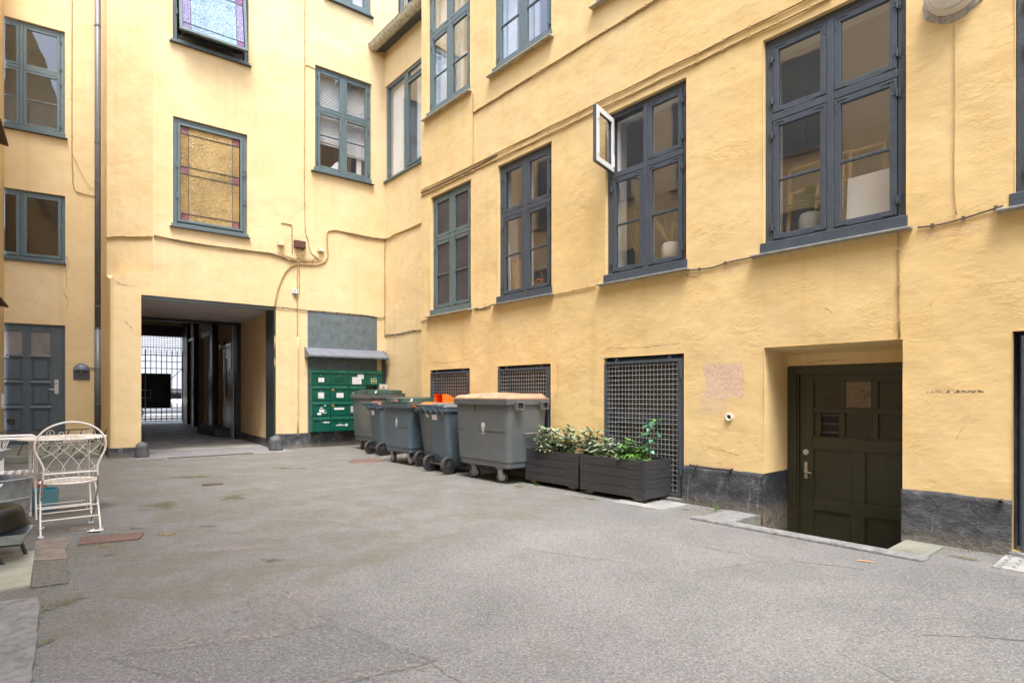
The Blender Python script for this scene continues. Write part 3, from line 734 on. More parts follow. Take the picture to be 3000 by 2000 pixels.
# rooms behind the windows
rm = MB(); room(rm, .05, 13, .42, 4.2, 2.35, 5.2, [h[:4] for h in holes if h[2]<5], back=True); room(rm, .05, 13, .42, 4.2, 5.9, 9.0, [h for h in holes if h[2]>5], back=True); obj('room', rm, ROOM, BR)
rm = MB(); room(rm, .05, 6.0, .34, 2.2, -.6, 2.1, gr_h[:3]); room(rm, 7.9, 13, .34, 2.2, -.6, 2.1, gr_h[3:]); obj('cellar', rm, DARKVOID, BR)
sills = [ZINCD, ZINC, ZINC, ZINC, ZINC]
for i,(a,b) in enumerate(WG[:5]):
    cross_window(BR, a+.004, Z0-.005, b-a-.008, Z1-Z0+.003, 1.305, .685, FRAME_R if i else FRAME_B, GLASS if i else SCREEN, openul=(i==2), sillm=sills[i], hinge=True)
for i,(a,b) in enumerate(WU[:4]):
    cross_window(BR, a+.004, U0-.005, b-a-.008, U1-U0+.003, 1.42, .68, FRAME_B, GLASS, sillm=ZINCD, hinge=(i<2))
# dark blinds right behind the first ground floor window
m = MB(); m.box(.40,1.45,.205,.21,2.69,4.62); obj('blind', m, BLIND_D, BR)
# light curtain / inner shutters seen upstairs
for a,b in WU[:2]:
    obj('curtain', curtain_sheet(a+.10,a+.32,.21,.012,6.25,8.38,5), CURT, BR, smooth=True)
    m = MB(); frame_rect(m, a+.34, a+.62, 6.25, 8.35, .035, .24, .27); frame_rect(m, a+.70, b-.12, 6.25, 8.35, .09, .22, .25); m.box(a+.72,b-.14,.22,.25,7.0,7.03); obj('inner_shutter', m, ROOMW, BR)
# cellar window frames behind the grilles
for (a,b,c,d,_,_) in gr_h:
    m = MB(); frame_rect(m, a+.005, b-.005, c, d-.005, .06, .20, .26); m.box(a+.065,b-.065,.205,.255,.90,.98); m.box(a+.065,b-.065,.17,.205,.84,.87)
    f = obj('cellar_window', m, FRAME_R, BR, bevel=.004)
    m = MB(); m.box(a+.06,b-.06,.225,.23,.98,d-.065); obj('pane', m, plain('dusty_pane_%d'%int(a*10), (.045,.048,.04), .35, var=.3, scale=5), f)
    m = MB(); m.box(a+.06,b-.06,.225,.23,c+.06,.90); obj('pane', m, f.children[0].data.materials[0], f)
    m = MB(); m.box(a-.01,b+.01,-.07,.30,-.02,c-.004); obj('sill', m, STONEG, f)
# basement door
m = MB(); frame_rect(m, 6.376, 7.556, -.61, 1.484, .088, .500, .60, wb=.01)
m.box(6.464,6.482,.515,.60,-.6,1.40)
df = obj('door_frame', m, DOORO, BR, bevel=.006)
m = MB()
X = [6.482,6.608,6.865,6.898,7.148,7.188,7.44,7.548]; Zd = [-.60,-.42,.028,.135,.643,.758,1.017,1.051,1.324,1.435]
m.box(X[0],X[1],.545,.59,Zd[0],Zd[9]); m.box(X[6],X[7],.545,.59,Zd[0],Zd[9])
for za, zb in ((Zd[0],Zd[1]),(Zd[2],Zd[3]),(Zd[4],Zd[5]),(Zd[6],Zd[7]),(Zd[8],Zd[9])): m.box(X[1],X[6],.546,.589,za,zb)
for za, zb in ((Zd[1],Zd[2]),(Zd[3],Zd[4])): m.box(6.969,7.081,.546,.589,za,zb)
for za, zb in ((Zd[5],Zd[6]),(Zd[7],Zd[8])):
    m.box(X[2],X[3],.546,.589,za,zb); m.box(X[4],X[5],.546,.589,za,zb)
door = obj('door', m, DOORO, BR, bevel=.005)
def molding(mb, x0,x1,z0,z1,y,w=.014,t=.01):
    for a,b,c,d in ((x0,x1,z0,z0+w),(x0,x1,z1-w,z1),(x0,x0+w,z0,z1),(x1-w,x1,z0,z1)): mb.box(a,b,y-t,y,c,d)
for za, zb in ((Zd[1],Zd[2]),(Zd[3],Zd[4])):
    for xa, xb in ((6.608,6.969),(7.081,7.44)):
        p = MB(); p.box(xa,xb,.566,.58,za,zb); molding(p, xa,xb,za,zb,.5660); molding(p, xa,xb,za,zb,.5560,.007,.008); obj('panel', p, DOORO, door)
for r,(za,zb) in enumerate(((Zd[5],Zd[6]),(Zd[7],Zd[8]))):
    for c_,(xa,xb) in enumerate(((X[1],X[2]),(X[3],X[4]),(X[5],X[6]))):
        p = MB(); p.box(xa,xb,.566,.572,za,zb)
        if (r,c_) == (0,0):
            p = MB(); p.box(xa,xb,.585,.588,za,zb); p.box(xa,xa+.075,.565,.585,za,zb,1)
            for k in range(3): p.box(xa+.08,xb,.578,.584,za+.05+k*.085,za+.058+k*.085,2)
            o = obj('pane', p, [BLACKG, OLIVEP, FRAME_B], door)
        else: o = obj('pane', p, TANPANE if (r,c_)==(1,1) else OLIVEP, door)
        q = MB(); molding(q, xa,xb,za,zb,.560,.010,.014); obj('bead', q, DOORO, door)
p = MB(); p.lathe([(.0,0),(.026,0),(.030,.006),(.030,.012)],16,(6.545,.532,.60),axis='y'); p.cyl((6.545,.520,.60),.016,.02,'y',14); p.box(6.537,6.552,.515,.522,.59,.61); obj('cylinder_lock', p, STEELP, door, smooth=False)
p = MB(); p.box(6.530,6.560,.538,.546,.33,.50); p.tube(spline([(6.545,.54,.405),(6.545,.50,.405),(6.56,.488,.405),(6.62,.487,.398)],4),.007,8); obj('handle', p, ZINCD, door)

# ------------------------------------------------------------------ link with the gutter
BQ = thing('link_building', 'narrow recessed yellow link between two buildings with a large white curtained window', 'building', (FQ.P[0],FQ.P[1],0), FQ.rz)
mb = MB(); wall(mb, 0, 3.6, 0, 9.45, [(.03,2.3,6.30,8.60,.35)], .2, .006, outer=.06, seed=3)
obj('wall', mb, [YEL, ROOMW], BQ)
m = MB(); m.add([(-.3,-.25,9.36),(3.6,-.25,9.36),(3.6,3.0,10.6),(-.3,3.0,10.6)], [(0,1,2,3)]); m.add([(-.3,-.25,9.42),(3.6,-.25,9.42),(3.6,3.0,10.66),(-.3,3.0,10.66)], [(0,1,2,3)]); obj('roof', m, FRAME_R, BQ)
rm = MB(); room(rm, .02, 3.5, .35, 3, 5.9, 9.2, [(.03,2.3,6.30,8.60)], back=True); obj('room', rm, ROOMW, BQ)
f = MB(); frame_rect(f, .035, 2.28, 6.31, 8.60, .06, .03, .12); f.box(.90,1.05,.01,.12,6.36,8.55); f.box(-.0,2.3,-.05,.04,6.27,6.32)
wq = obj('window', f, FRAME_B, BQ, bevel=.006)
m = MB(); frame_rect(m, 1.06, 2.22, 6.37, 8.30, .055, -.02, .05); obj('casement', m, FRAME_B, wq, rot=(0,0,0), bevel=.004)
m = MB(); frame_rect(m, 1.06, 2.22, 8.33, 8.55, .04, -.01, .05); obj('casement', m, FRAME_B, wq, bevel=.004)
for x0,x1,z0,z1,y in ((.09,.905,6.36,8.55,.07),(1.11,2.17,6.42,8.25,.015),(1.095,2.18,8.365,8.515,.02)):
    m = MB(); m.box(x0,x1,y,y+.004,z0,z1); obj('pane', m, GLASSB, wq)
obj('curtain', curtain_sheet(.10,.62,.17,.014,6.38,8.5,9), CURT, BQ, smooth=True)
obj('curtain', curtain_sheet(1.12,2.2,.22,.018,6.4,8.5,16), CURT, BQ, smooth=True)

# ------------------------------------------------------------------ gateway building
BB = thing('gateway_building', 'pale yellow building with vehicle gateway, leaded glass stair windows and chamfered corner pier', 'building', (FB.P[0],FB.P[1],0), FB.rz)
GH = (-5.0,-2.575,0,3.066)
gold = (-4.475,-3.125,4.47,6.60); upw = (-4.48,-3.10,8.06,10.3); grey = (-1.70,-.352,6.20,8.57); topw = (-1.42,-.36,10.17,12.2); farw = (.35,1.75,9.9,11.9)
hs = [GH,gold+(.3,),upw+(.3,),grey+(.35,),topw+(.35,),farw+(.3,)]
mb = MB(); CH0 = -4.81; ZL = 3.46
wall(mb, CH0, 0, 0, 13.2, [h for h in hs if h is not farw+(.3,)][:5], .18, .006, skip=(0,), seed=5, outer=.07)
wall(mb, 0, 3, 9.3, 13.2, [farw+(.3,)], .18, .006, seed=5, outer=.07)
# lower part of the corner pier, with rounded arris, and chamfered upper part with its stop
xe = -5.487
wall(mb, xe+.06, CH0, 0, 3.41, [GH], .18, .004, skip=(0,), seed=5)
mb.quad((xe,.06,0),(xe+.02,.02,0),(xe+.02,.02,3.34),(xe,.06,3.32)); mb.quad((xe+.02,.02,0),(xe+.06,0,0),(xe+.06,0,3.41),(xe+.02,.02,3.34))
mb.quad((xe,.06,0),(xe,.06,3.32),(xe,3.2,3.32),(xe,3.2,0))
cxa, cya = xe-.0, .86
NC = 24
vs = []; 
for i in range(7):
    x = CH0+(cxa-CH0)*i/6; y = cya*i/6
    for j in range(NC+1): vs.append((x, y, 3.50+(13.2-3.50)*j/NC))
mb.add(vs, [(i*(NC+1)+j,i*(NC+1)+j+1,(i+1)*(NC+1)+j+1,(i+1)*(NC+1)+j) for i in range(6) for j in range(NC)])
mb.quad((xe,cya,3.50),(xe,cya,13.2),(xe,3.2,13.2),(xe,3.2,3.3))
mb.add([(CH0,0,3.50),(cxa,cya,3.50),(xe,.06,3.32),(xe+.02,.02,3.34),(xe+.06,0,3.41),(CH0,0,3.41)], [(0,1,2),(0,2,3),(0,3,4),(0,4,5)])
mb.add([(cxa,cya,3.50),(xe,3.2,3.3),(xe,.06,3.32)],[(0,1,2)])
obj('wall', mb, [YEL, ROOMW], BB)
for p_,q_,t_,k_ in ((xe-.02,-5.0,.19,6),(-2.57,-1.86,.325,7),(-1.858,0,.335,9)):
    m = MB(); plinth(m, p_, q_, t_, 0, k_, .012, .01); obj('plinth', m, BASE, BB, smooth=True)
m = MB(); m.box(xe-.03,xe-.022,-.02,.9,0,.19); obj('plinth', m, BASE, BB)
# grey painted field with a shadowed niche below
m = MB(); m.box(-1.869,-.213,-.011,-.005,.335,3.036); obj('painted_field', m, PANELG, BB)
# leaded stair windows
def leaded(bld, h, pal, tilt=0):
    x0,x1,z0,z1 = h; W, H = x1-x0, z1-z0
    f = MB(); frame_rect(f, .003, W-.003, .003, H-.003, .07, .04, .12, wb=.09); f.box(-.03,W+.03,-.01,.05,-.02,.05); f.box(.06,.075,.02,.05,.06,H-.06); f.box(W-.075,W-.06,.02,.05,.06,H-.06)
    win = obj('stair_window', f, FRAME_B, bld, (x0,0,z0), bevel=.005)
    m = MB(); m.hexa([(-.06,-.07,-.035),(W+.05,-.07,-.035),(W+.05,.03,-.035),(-.06,.03,-.035)],[(-.06,-.07,-.022),(W+.05,-.07,-.022),(W+.05,.03,-.015),(-.06,.03,-.015)]); obj('sill', m, FRAME_R, win)
    hz = H-.09; rot = (math.radians(-tilt),0,0); L = (0,.05,hz)
    m = MB(); frame_rect(m, .08, W-.08, .10-hz, .005, .05, -.03, .03); sash = obj('casement', m, FRAME_B, win, L, rot, bevel=.004)
    xs = [.125,.275,W-.275,W-.14]; zb = .145-hz; zt = -.04; HH = zt-zb
    zs = [zb, zb+.135, zb+.53*HH-.07, zb+.53*HH+.08, zt-.15, zt]
    names = ['pane']
    for i in range(3):
        for j in range(5):
            g = MB(); g.box(xs[i]+.004,xs[i+1]-.004,0,.006,zs[j]+.004,zs[j+1]-.004)
            corner = (i != 1 and j in (0,2,4))
            mt = pal[1] if corner else (pal[0] if i == 1 else pal[2])
            if corner and len(pal) > 3 and i == 0: mt = pal[3]
            obj('pane', g, mt, win, L, rot)
    l = MB()
    for x in xs[1:3]: l.box(x-.006,x+.006,-.006,.01,zb,zt)
    for z in zs[1:5]: l.box(xs[0],xs[3],-.0065,.0095,z-.006,z+.006)
    obj('lead_came', l, LEAD, win, L, rot)
    for zz in (.55,1.15):
        h_ = MB(); h_.box(.055,.085,-.0,.05,zz,zz+.12); obj('hinge', h_, FRAME_B, win)
        h_ = MB(); h_.box(W-.085,W-.055,-.0,.05,zz+.1,zz+.22); h_.box(W-.10,W-.02,-.012,.0,zz+.2,zz+.215); obj('hinge', h_, FRAME_B, win)
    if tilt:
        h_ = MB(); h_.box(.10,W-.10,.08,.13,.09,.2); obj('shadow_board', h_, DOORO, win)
        h_ = MB(); h_.tube([(W-.15,.03,.10),(W-.15,-.28,.14)],.008); h_.tube([(.15,.03,.10),(.15,-.2,.14)],.006); obj('window_stay', h_, IRON, win)
    return win
leaded(BB, gold, (GOLD, REDG, GOLDN)); leaded(BB, upw, (SKYG, MAGG, LILACG, LILACG), 9)
rm = MB(); room(rm, -4.7, -2.9, .3, 2, 4, 12, [gold,upw]); room(rm, -2.85, 0, .35, 3, 5.6, 9.2, [grey], back=True); room(rm, -2.8, 0, .35, 3, 9.5, 12.6, [topw], back=True); room(rm, .05, 2.9, .3, 3, 9.5, 12.6, [farw]); obj('room', rm, ROOM, BB)
a = grey; cross_window(BB, a[0]+.003, a[2], a[1]-a[0]-.006, a[3]-a[2]-.003, 1.42, .86, FRAME_B, GLASSB, d=.05, sillm=FRAME_R, hinge=True)
a = topw; cross_window(BB, a[0]+.003, a[2], a[1]-a[0]-.006, a[3]-a[2]-.003, 1.3, .72, FRAME_B, GLASSB, d=.05, sillm=FRAME_R, hinge=False)
m = MB(); m.box(-1.35,-.45,.3,.31,10.3,12.1); obj('curtain', m, CURT, BB)
f = MB(); W_ = farw[1]-farw[0]; frame_rect(f, .003,W_-.003,.003,1.99,.06,.04,.12); f.box(W_/2-.03,W_/2+.03,.03,.12,.06,1.94)
wf = obj('window', f, FRAME_B, BB, (farw[0],0,farw[2]))
m = MB(); frame_rect(m, 0,.58,0,1.86,.05,0,.04); c_ = obj('casement', m, [FRAME_B], wf, (.06,.02,.07), (0,0,-math.radians(105)))
m = MB(); frame_rect(m, .004,.576,.004,1.856,.055,.041,.05); obj('inner_lining', m, WHITEP, wf, (.06,.02,.07), (0,0,-math.radians(105)))
m = MB(); m.box(.045,.535,.015,.019,.045,1.82); obj('pane', m, GLASSB, wf, (.06,.02,.07), (0,0,-math.radians(105)))
m = MB(); frame_rect(m, .70,W_-.06,.07,1.93,.05,.02,.06); obj('casement', m, FRAME_B, wf)
# venetian blind behind the grey cross window
for xa,xb,zb_ in ((-1.60,-1.06,6.95),(-1.00,-.44,6.82)):
    m = MB(); z = 8.5
    while z > zb_: m.hexa([(xa,.20,z),(xb,.20,z),(xb,.212,z+.024),(xa,.212,z+.024)],[(xa,.199,z+.001),(xb,.199,z+.001),(xb,.211,z+.026),(xa,.211,z+.026)]); z -= .034
    m.box(xa,xb,.20,.225,zb_-.03,zb_-.012); tag(obj('venetian_blind', m, BLINDW, BB), kind='stuff')
m = MB(); m.box(-.62,-.50,.25,.26,6.3,7.4); obj('curtain', m, CURT, BB)

# gateway passage, in its own frame: x along the passage, y across it to the left
TP = FP.M; INV = (Matrix.Translation((FB.P[0],FB.P[1],0)) @ Matrix.Rotation(FB.rz,4,'Z')).inverted()
def pp(name, mb, mats, parent=BB, **k): mb.xf(INV @ TP); return obj(name, mb, mats, parent, **k)
PW = 2.45
m = MB()
wall(m, .0, 3.43, 0, 3.3, [], .3, .004, y=0)
for v in range(len(m.v)): m.v[v] = (m.v[v][0], -m.v[v][1], m.v[v][2])
m.box(3.43,5.54,-.3,0,0,4.6); m.box(6.94,9.53,-.3,0.0,0,4.6); m.box(10.9,14.5,-.3,0,0,4.6)
m.box(5.54,6.94,-.3,0,2.7,4.6); m.box(9.53,10.9,-.3,0,3.2,4.6)
m.quad((.35,PW,0),(14.5,PW,0),(14.5,PW,4.6),(.35,PW,4.6))
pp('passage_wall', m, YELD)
for bx in ((.71,3.43,-.0,.012,0,.19),(6.94,14.2,0,.012,0,.2),(.3,14,PW-.012,PW,0,.2)):
    m = MB(); m.box(*bx); pp('passage_plinth', m, BASE)
m = MB(); m.box(.3,3.4,-.1,PW,3.045,3.12); pp('passage_ceiling', m, CEIL)
m = MB(); m.box(3.4,14.5,-.3,PW,4.45,4.55); pp('passage_ceiling', m, CEIL)
m = MB(); m.box(3.40,3.62,-.05,PW,2.98,3.3); m.box(3.38,3.40,0,PW,3.00,3.04); m.box(3.42,3.6,-.02,PW,3.3,4.6); pp('passage_beam', m, BLACKPAINT)
m = MB(); m.box(.0,.71,-.02,.018,0,3.05); m.box(.0,.74,.018,.03,0,.0,0); pp('gate_jamb', m, DARKGREEN)
for nm,bx in (('dark_post',(3.43,3.81,0,.10,0,3.0)),('dark_recess',(5.54,6.94,-.25,-.2,0,2.7)),('dark_recess',(9.53,10.9,-.25,-.2,0,3.2)),('dark_post',(12.8,14.05,0,.12,0,4.4)),('dark_post',(6.75,6.94,0,.16,0,4.4)),('dark_post',(10.7,10.9,0,.16,0,4.4)),('dark_post',(5.54,5.6,0,.05,0,2.7))):  # black panels added in the two recesses stand in for their darkness
    m = MB(); m.box(*bx); pp(nm, m, BLACKPAINT)
for a_,b_ in ((3.83,4.13),(6.94,7.67),(10.9,11.44)):
    m = MB(); m.box(a_,b_,.0,.09,.0,4.4); m.box(a_-.03,b_+.03,.0,.12,.0,1.85); m.box(a_+.08,b_-.08,.09,.10,1.95,4.3); pp('pilaster', m, STEELGREY, bevel=.01)
m = MB(); m.box(7.67,9.53,0,.10,3.22,3.34); m.box(7.67,9.53,0,.06,3.10,3.22); pp('cornice', m, STEELGREY)
m = MB(); m.box(11.44,12.8,0,.08,3.22,3.32); pp('cornice', m, STEELGREY)
m = MB(); frame_rect(m, 4.45,5.54,0,2.60,.09,0,.06); 
pf = pp('steel_door_frame', m, STEELP)
m = MB(); m.box(4.54,4.97,.01,.035,.02,2.50); m.box(5.02,5.45,.01,.035,.02,2.50); m.box(4.97,5.02,.005,.02,.02,2.5,1); m.box(5.13,5.33,.036,.042,1.1,2.2,1); m.box(4.62,4.80,.036,.04,1.7,1.9,1); m.box(5.1,5.3,.036,.04,1.0,1.1,2)
pp('steel_door', m, [STEELP, BLACKPAINT, ORSTICK])
m = MB(); m.cyl((5.7,.0,2.55),.07,.14,'y',12); pp('passage_lamp', m, LAMPW)
m = MB(); m.prism([(4.1,0),(6.9,0),(6.9,.55),(4.6,.42)],0,.17); m.prism([(4.3,0),(6.7,0),(6.7,.35),(4.8,.25)],.17,.24); pp('step_stone', m, STONEB)
# lintel over the gateway
m = MB(); m.box(-5.0,-2.575,.006,.30,3.068,3.12); m.box(-5.0,-2.575,.012,.06,2.985,3.066); obj('lintel', m, DARKGREEN, BB)
m = MB(); m.box(14.06,14.4,-.3,PW+.1,3.93,4.6); pp('passage_end_wall', m, YEL)
m = MB()
for k in range(26): m.box(14.02,14.035,k*.095,k*.095+.012,2.75,4.0)
for k in range(14): m.box(14.015,14.03,0,PW,2.75+k*.095,2.762+k*.095)
m2 = MB(); m2.box(14.1,14.35,0,PW,3.50,3.93); pp('transom_panel', m2, BRICKD)
tag(pp('transom_mesh', m, BLACKPAINT), kind='stuff')
m = MB(); m.box(14.0,14.4,0,.13,0,3.6); m.box(14.0,14.4,PW-.1,PW,0,4); pp('gate_post', m, STEELGREY)
fl = MB(); fl.quad((-.25,0.01,.004),(14.6,0.01,.004),(14.6,PW-.01,.004),(-.25,PW-.01,.004)); fl.xf(TP)
pf_ = tag(obj('passage_floor', fl, PASSF), kind='structure')
m = MB()
for i,pts in enumerate(([(2.6,.4),(3.0,1.4)],[(5.0,.9),(4.6,1.9)],[(7.4,.6),(7.0,1.9)],[(1.0,1.7),(1.6,2.2)])):
    ribbon(m, [pts[0],((pts[0][0]+pts[1][0])/2+.1,(pts[0][1]+pts[1][1])/2),pts[1]], .06, .008, .03, i)
m.xf(TP); tag(obj('crack', m, CRACK, pf_), kind='stuff')
ap = MB(); ap.add([FP.w(-.9,-.25,.006),FP.w(.9,-.0,.006),FP.w(.9,2.4,.006),FP.w(-.75,2.55,.006)], [(0,1,2,3)])
tag(obj('gateway_pavement', ap, plain('apron_concrete',(.20,.20,.21),.8,var=.15,scale=4,bump=.004,bscale=90)), kind='structure')

# ------------------------------------------------------------------ corner with the grey door
BD = thing('corner_building', 'yellow recessed corner building with grey panelled door and two grey windows left of the downpipe', 'building', (FD.P[0],FD.P[1],0), FD.rz)
w1 = (-2.15,-.672,6.80,9.11); w2 = (-2.15,-.665,4.06,5.517); dr = (-2.10,-.665,.10,2.687)
mb = MB(); wall(mb, -2.4, .58, 0, 13.2, [w1+(.3,),w2+(.3,),dr+(.12,)], .18, .006, seed=8, outer=.07); obj('wall', mb, [YEL, ROOMW], BD)
m = MB(); plinth(m, -.66, .8, .15, 0, 3, .006, .004); obj('plinth', m, BASE, BD)
cross_window(BD, w1[0]+.003, w1[2], w1[1]-w1[0]-.006, w1[3]-w1[2]-.003, 1.33, .68, FRAME_B, GLASSB, d=.05, sillm=FRAME_R, ow=.08)
W_ = w2[1]-w2[0]; H_ = w2[3]-w2[2]
f = MB(); frame_rect(f, .003,W_-.003,.003,H_-.003,.06,.05,.13); f.box(W_/2-.02,W_/2+.02,.045,.13,.06,H_-.06); f.box(-.02,W_+.01,-.04,.05,-.02,.03)
wn2 = obj('window', f, FRAME_B, BD, (w2[0],0,w2[2]), bevel=.005)
m = MB(); m.box(-.05,W_+.02,-.06,.03,-.055,-.022); obj('sill', m, FRAME_R, wn2)
for xa,xb in ((.065,W_/2-.025),(W_/2+.025,W_-.065)):
    m = MB(); frame_rect(m, xa,xb,.065,H_-.065,.065,.03,.08); obj('casement', m, FRAME_B, wn2, bevel=.004)
    m = MB(); m.box(xa+.06,xb-.06,.05,.055,.125,H_-.125); obj('pane', m, glass('satin_glass_%d'%int(xa*10), .10, (.5,.47,.45), .12, .006, 2.0), wn2)
for k in range(3): m = MB(); m.cyl((W_-.075,.03,.12+k*.52),.012,.12,'z',8); obj('hinge', m, FRAME_B, wn2)
rm = MB(); room(rm, -2.3, .2, .3, 2.6, 3.6, 6.2, [w2]); room(rm, -2.3, .2, .3, 2.6, 6.4, 9.6, [w1]); obj('room', rm, ROOM, BD)
f = MB(); frame_rect(f, dr[0],dr[1],dr[2],dr[3],.045,.03,.12,wb=.02); dfr = obj('door_frame', f, DOORG, BD, bevel=.004)
XD = [-2.055,-1.945,-1.50-.02,-1.40,-.95-.03,-.712]; XD = [-2.3,-2.2,-1.395-.045,-1.26,-.89,-.712]
XD = [-2.06,-1.96,-1.395,-1.255,-.925,-.712]
ZD = [.12,.40,.90,1.02,1.46,1.58,2.01,2.10,2.53,2.64]
ZD = [.12,.38,.86,.93,1.40,1.47,1.96,2.03,2.53,2.64]
m = MB(); m.box(XD[0],XD[1],.045,.09,ZD[0],ZD[9]); m.box(XD[4],XD[5],.045,.09,ZD[0],ZD[9]); m.box(XD[2],XD[3],.046,.089,ZD[0],ZD[9])
for za,zb in ((ZD[0],ZD[1]),(ZD[2],ZD[3]),(ZD[4],ZD[5]),(ZD[6],ZD[7]),(ZD[8],ZD[9])):
    m.box(XD[1],XD[2],.047,.088,za,zb); m.box(XD[3],XD[4],.047,.088,za,zb)
    if za > .2 and zb < 2.6:
        for xa,xb in ((XD[1]-.02,XD[2]+.02),(XD[3]-.02,XD[4]+.02)): m.hexa([(xa,.020,za+.03),(xb,.020,za+.03),(xb,.047,za+.03),(xa,.047,za+.03)],[(xa,.036,zb-.005),(xb,.036,zb-.005),(xb,.047,zb),(xa,.047,zb)])
gd = obj('door', m, DOORG, BD, bevel=.004)
for za,zb in ((ZD[1],ZD[2]),(ZD[3],ZD[4]),(ZD[5],ZD[6])):
    for xa,xb in ((XD[1],XD[2]),(XD[3],XD[4])):
        p = MB(); p.box(xa,xb,.072,.085,za,zb); p.hexa([(xa+.03,.072,za+.03),(xb-.03,.072,za+.03),(xb-.03,.0725,zb-.03),(xa+.03,.0725,zb-.03)][:4],[(xa+.05,.055,za+.05),(xb-.05,.055,za+.05),(xb-.05,.055,zb-.05),(xa+.05,.055,zb-.05)])
        obj('panel', p, DOORG, gd)
for xa,xb in ((XD[1],XD[2]),(XD[3],XD[4])):
    p = MB(); p.box(xa,xb,.068,.072,ZD[7],ZD[8]); obj('pane', p, FROSTD, gd)
p = MB(); p.box(-.855,-.785,.030,.045,1.19,1.50); p.cyl((-.82,.015,1.42),.02,.02,'y',12,); p.tube([(-.82,.03,1.285),(-.82,-.01,1.285),(-.95,-.012,1.29)],.010,8); obj('handle', p, STEELP, gd)
m = MB(); m.lathe([(.03,-.01),(.06,-.01),(.07,.02),(.06,.04),(.03,.04),(.03,-.01)],16,(-1.58,.01,.62),axis='y'); obj('door_knob', m, IRON, gd)
p = MB(); p.box(-2.2,-.6,-.06,.12,.02,.10); obj('threshold', p, STONEG, BD)

# ------------------------------------------------------------------ wall sliver on the left, closing wall behind the camera
BL = thing('courtyard_building', 'yellow plastered wall just inside the left edge with protruding slate sills', 'building', (FL.P[0],FL.P[1],0), FL.rz)
# frame x<0 towards the camera; y into wall
lh = []
for k in range(7):
    xb = -.95-k*2.35; 
    for z0,z1 in ((3.0,4.9),(6.2,8.2)): lh.append((xb-1.25,xb,z0,z1,.25))
mb = MB(); wall(mb, -19.5, 0, 0, 10.2, lh, .45, .006, seed=11, outer=.1); obj('wall', mb, [YEL, YEL], BL)
for h in lh:
  m = MB(); m.hexa([(h[0]-.08,-.13,h[2]-.10),(h[1]+.08,-.13,h[2]-.10),(h[1]+.08,.1,h[2]-.06),(h[0]-.08,.1,h[2]-.06)],[(h[0]-.08,-.14,h[2]-.07),(h[1]+.08,-.14,h[2]-.07),(h[1]+.08,.1,h[2]-.0),(h[0]-.08,.1,h[2]-.0)]); obj('sill', m, IRON, BL)
for h in lh:
    W_, H_ = h[1]-h[0], h[3]-h[2]
    f = MB(); frame_rect(f, 0,W_,0,H_,.09,.08,.16); f.box(W_/2-.05,W_/2+.05,.07,.16,.09,H_-.09); f.box(.09,W_-.09,.075,.16,H_*.6-.05,H_*.6+.05)
    o = obj('window', f, FRAME_R, BL, (h[0],0,h[2]))
    g_ = MB(); g_.box(.09,W_-.09,.12,.125,.09,H_-.09); obj('pane', g_, DUSKP, o)
m = MB(); m.box(-.55,-.45,-.05,.0,.9,1.2); m.tube([(-.3,-.1,1.95),(-.3,.0,1.95)],.02); obj('bell_plate', m, PALEBOX, BL)
FX = Frame(FL.w(-19.5)[:2], (.79,-.61))
BX = thing('courtyard_building', 'yellow plastered building closing the courtyard behind the camera', 'building', FX.w(-.5), math.atan2(-.61,.79)+PI)
# its face looks back into the yard
mb = MB(); xh = [(-2.9-k*2.6,-1.6-k*2.6,z,z+1.9,.2) for k in range(4) for z in (1.5,4.2,7.0)]
wall(mb, -13, 1, 0, 9.5, xh, .5, .005, seed=12); obj('wall', mb, [YEL, YEL], BX)
for h in xh:
    f = MB(); frame_rect(f, h[0],h[1],h[2],h[3],.08,.05,.12); f.box((h[0]+h[1])/2-.04,(h[0]+h[1])/2+.04,.05,.12,h[2],h[3]); o = obj('window', f, FRAME_R, BX)
    g_ = MB(); g_.box(h[0]+.05,h[1]-.05,.09,.1,h[2]+.05,h[3]-.05); obj('pane', g_, BLACKG, o)
# street beyond the passage
BS = thing('street_building', 'bright white house across the street seen through the iron gate', 'building', FP.w(24,0,0), FP.rz)
m = MB(); m.box(0,.3,-12,12,0,9)
obj('wall', m, WALLW, BS)
for k in range(8):
    for z in (4.6,):
        m = MB(); m.box(-.03,.02,-9+k*2.4,-7.9+k*2.4,z,z+1.6); obj('window', m, FRAME_B, BS)
m = MB(); m.add([FP.w(14.5,-12,.012),FP.w(24,-12,.012),FP.w(24,12,.012),FP.w(14.5,12,.012)],[(0,1,2,3)]); tag(obj('street', m, STREETG), kind='structure')

# ================================================================== things on the walls
def cable(F, name, label, cat, pts, r=.008, d=.012, mat=None, clips=0, group=None, jit=.0, smooth=5):
    a0, z0 = pts[0][:2]; rt = wthing(F, name, label, cat, a0, 0, z0, group)
    P = [(p[0]-a0, -(p[2] if len(p)>2 else d), p[1]-z0) for p in pts]
    S = spline(P, smooth) if smooth else [Vector(p) for p in P]
    if jit:
        S = [p+Vector((0, -abs(MN.noise(p*3))*jit*.5, MN.noise(p*2.2+Vector((5,1,z0)))*jit)) for p in S]
    m = MB(); m.tube(S, r, 6); obj('conductor', m, mat or CABLE, rt, smooth=True)
    if clips:
        L = 0; nxt = clips*.5; cm = MB(); cm.box(-.010,.010,-.013,.005,-.016,.016); me = mesh('clip', cm, mat or CABLE)
        for p, q in zip(S, S[1:]):
            dl = (q-p).length
            while L+dl >= nxt:
                c = p.lerp(q, (nxt-L)/dl); obj('clip', me, None, rt, (c.x, c.y, c.z)); nxt += clips
            L += dl
    return rt
def dens(a, b, n=12): return [tuple(a[i]+(b[i]-a[i])*k/n for i in range(len(a))) for k in range(n+1)]
cable(FR, 'cable', 'upper one of the twin clipped cables rising above the ground floor windows', 'cable', dens((.0,4.885),(7.2,4.868),24), .010, mat=CABLE, clips=.29, jit=.010, smooth=3)
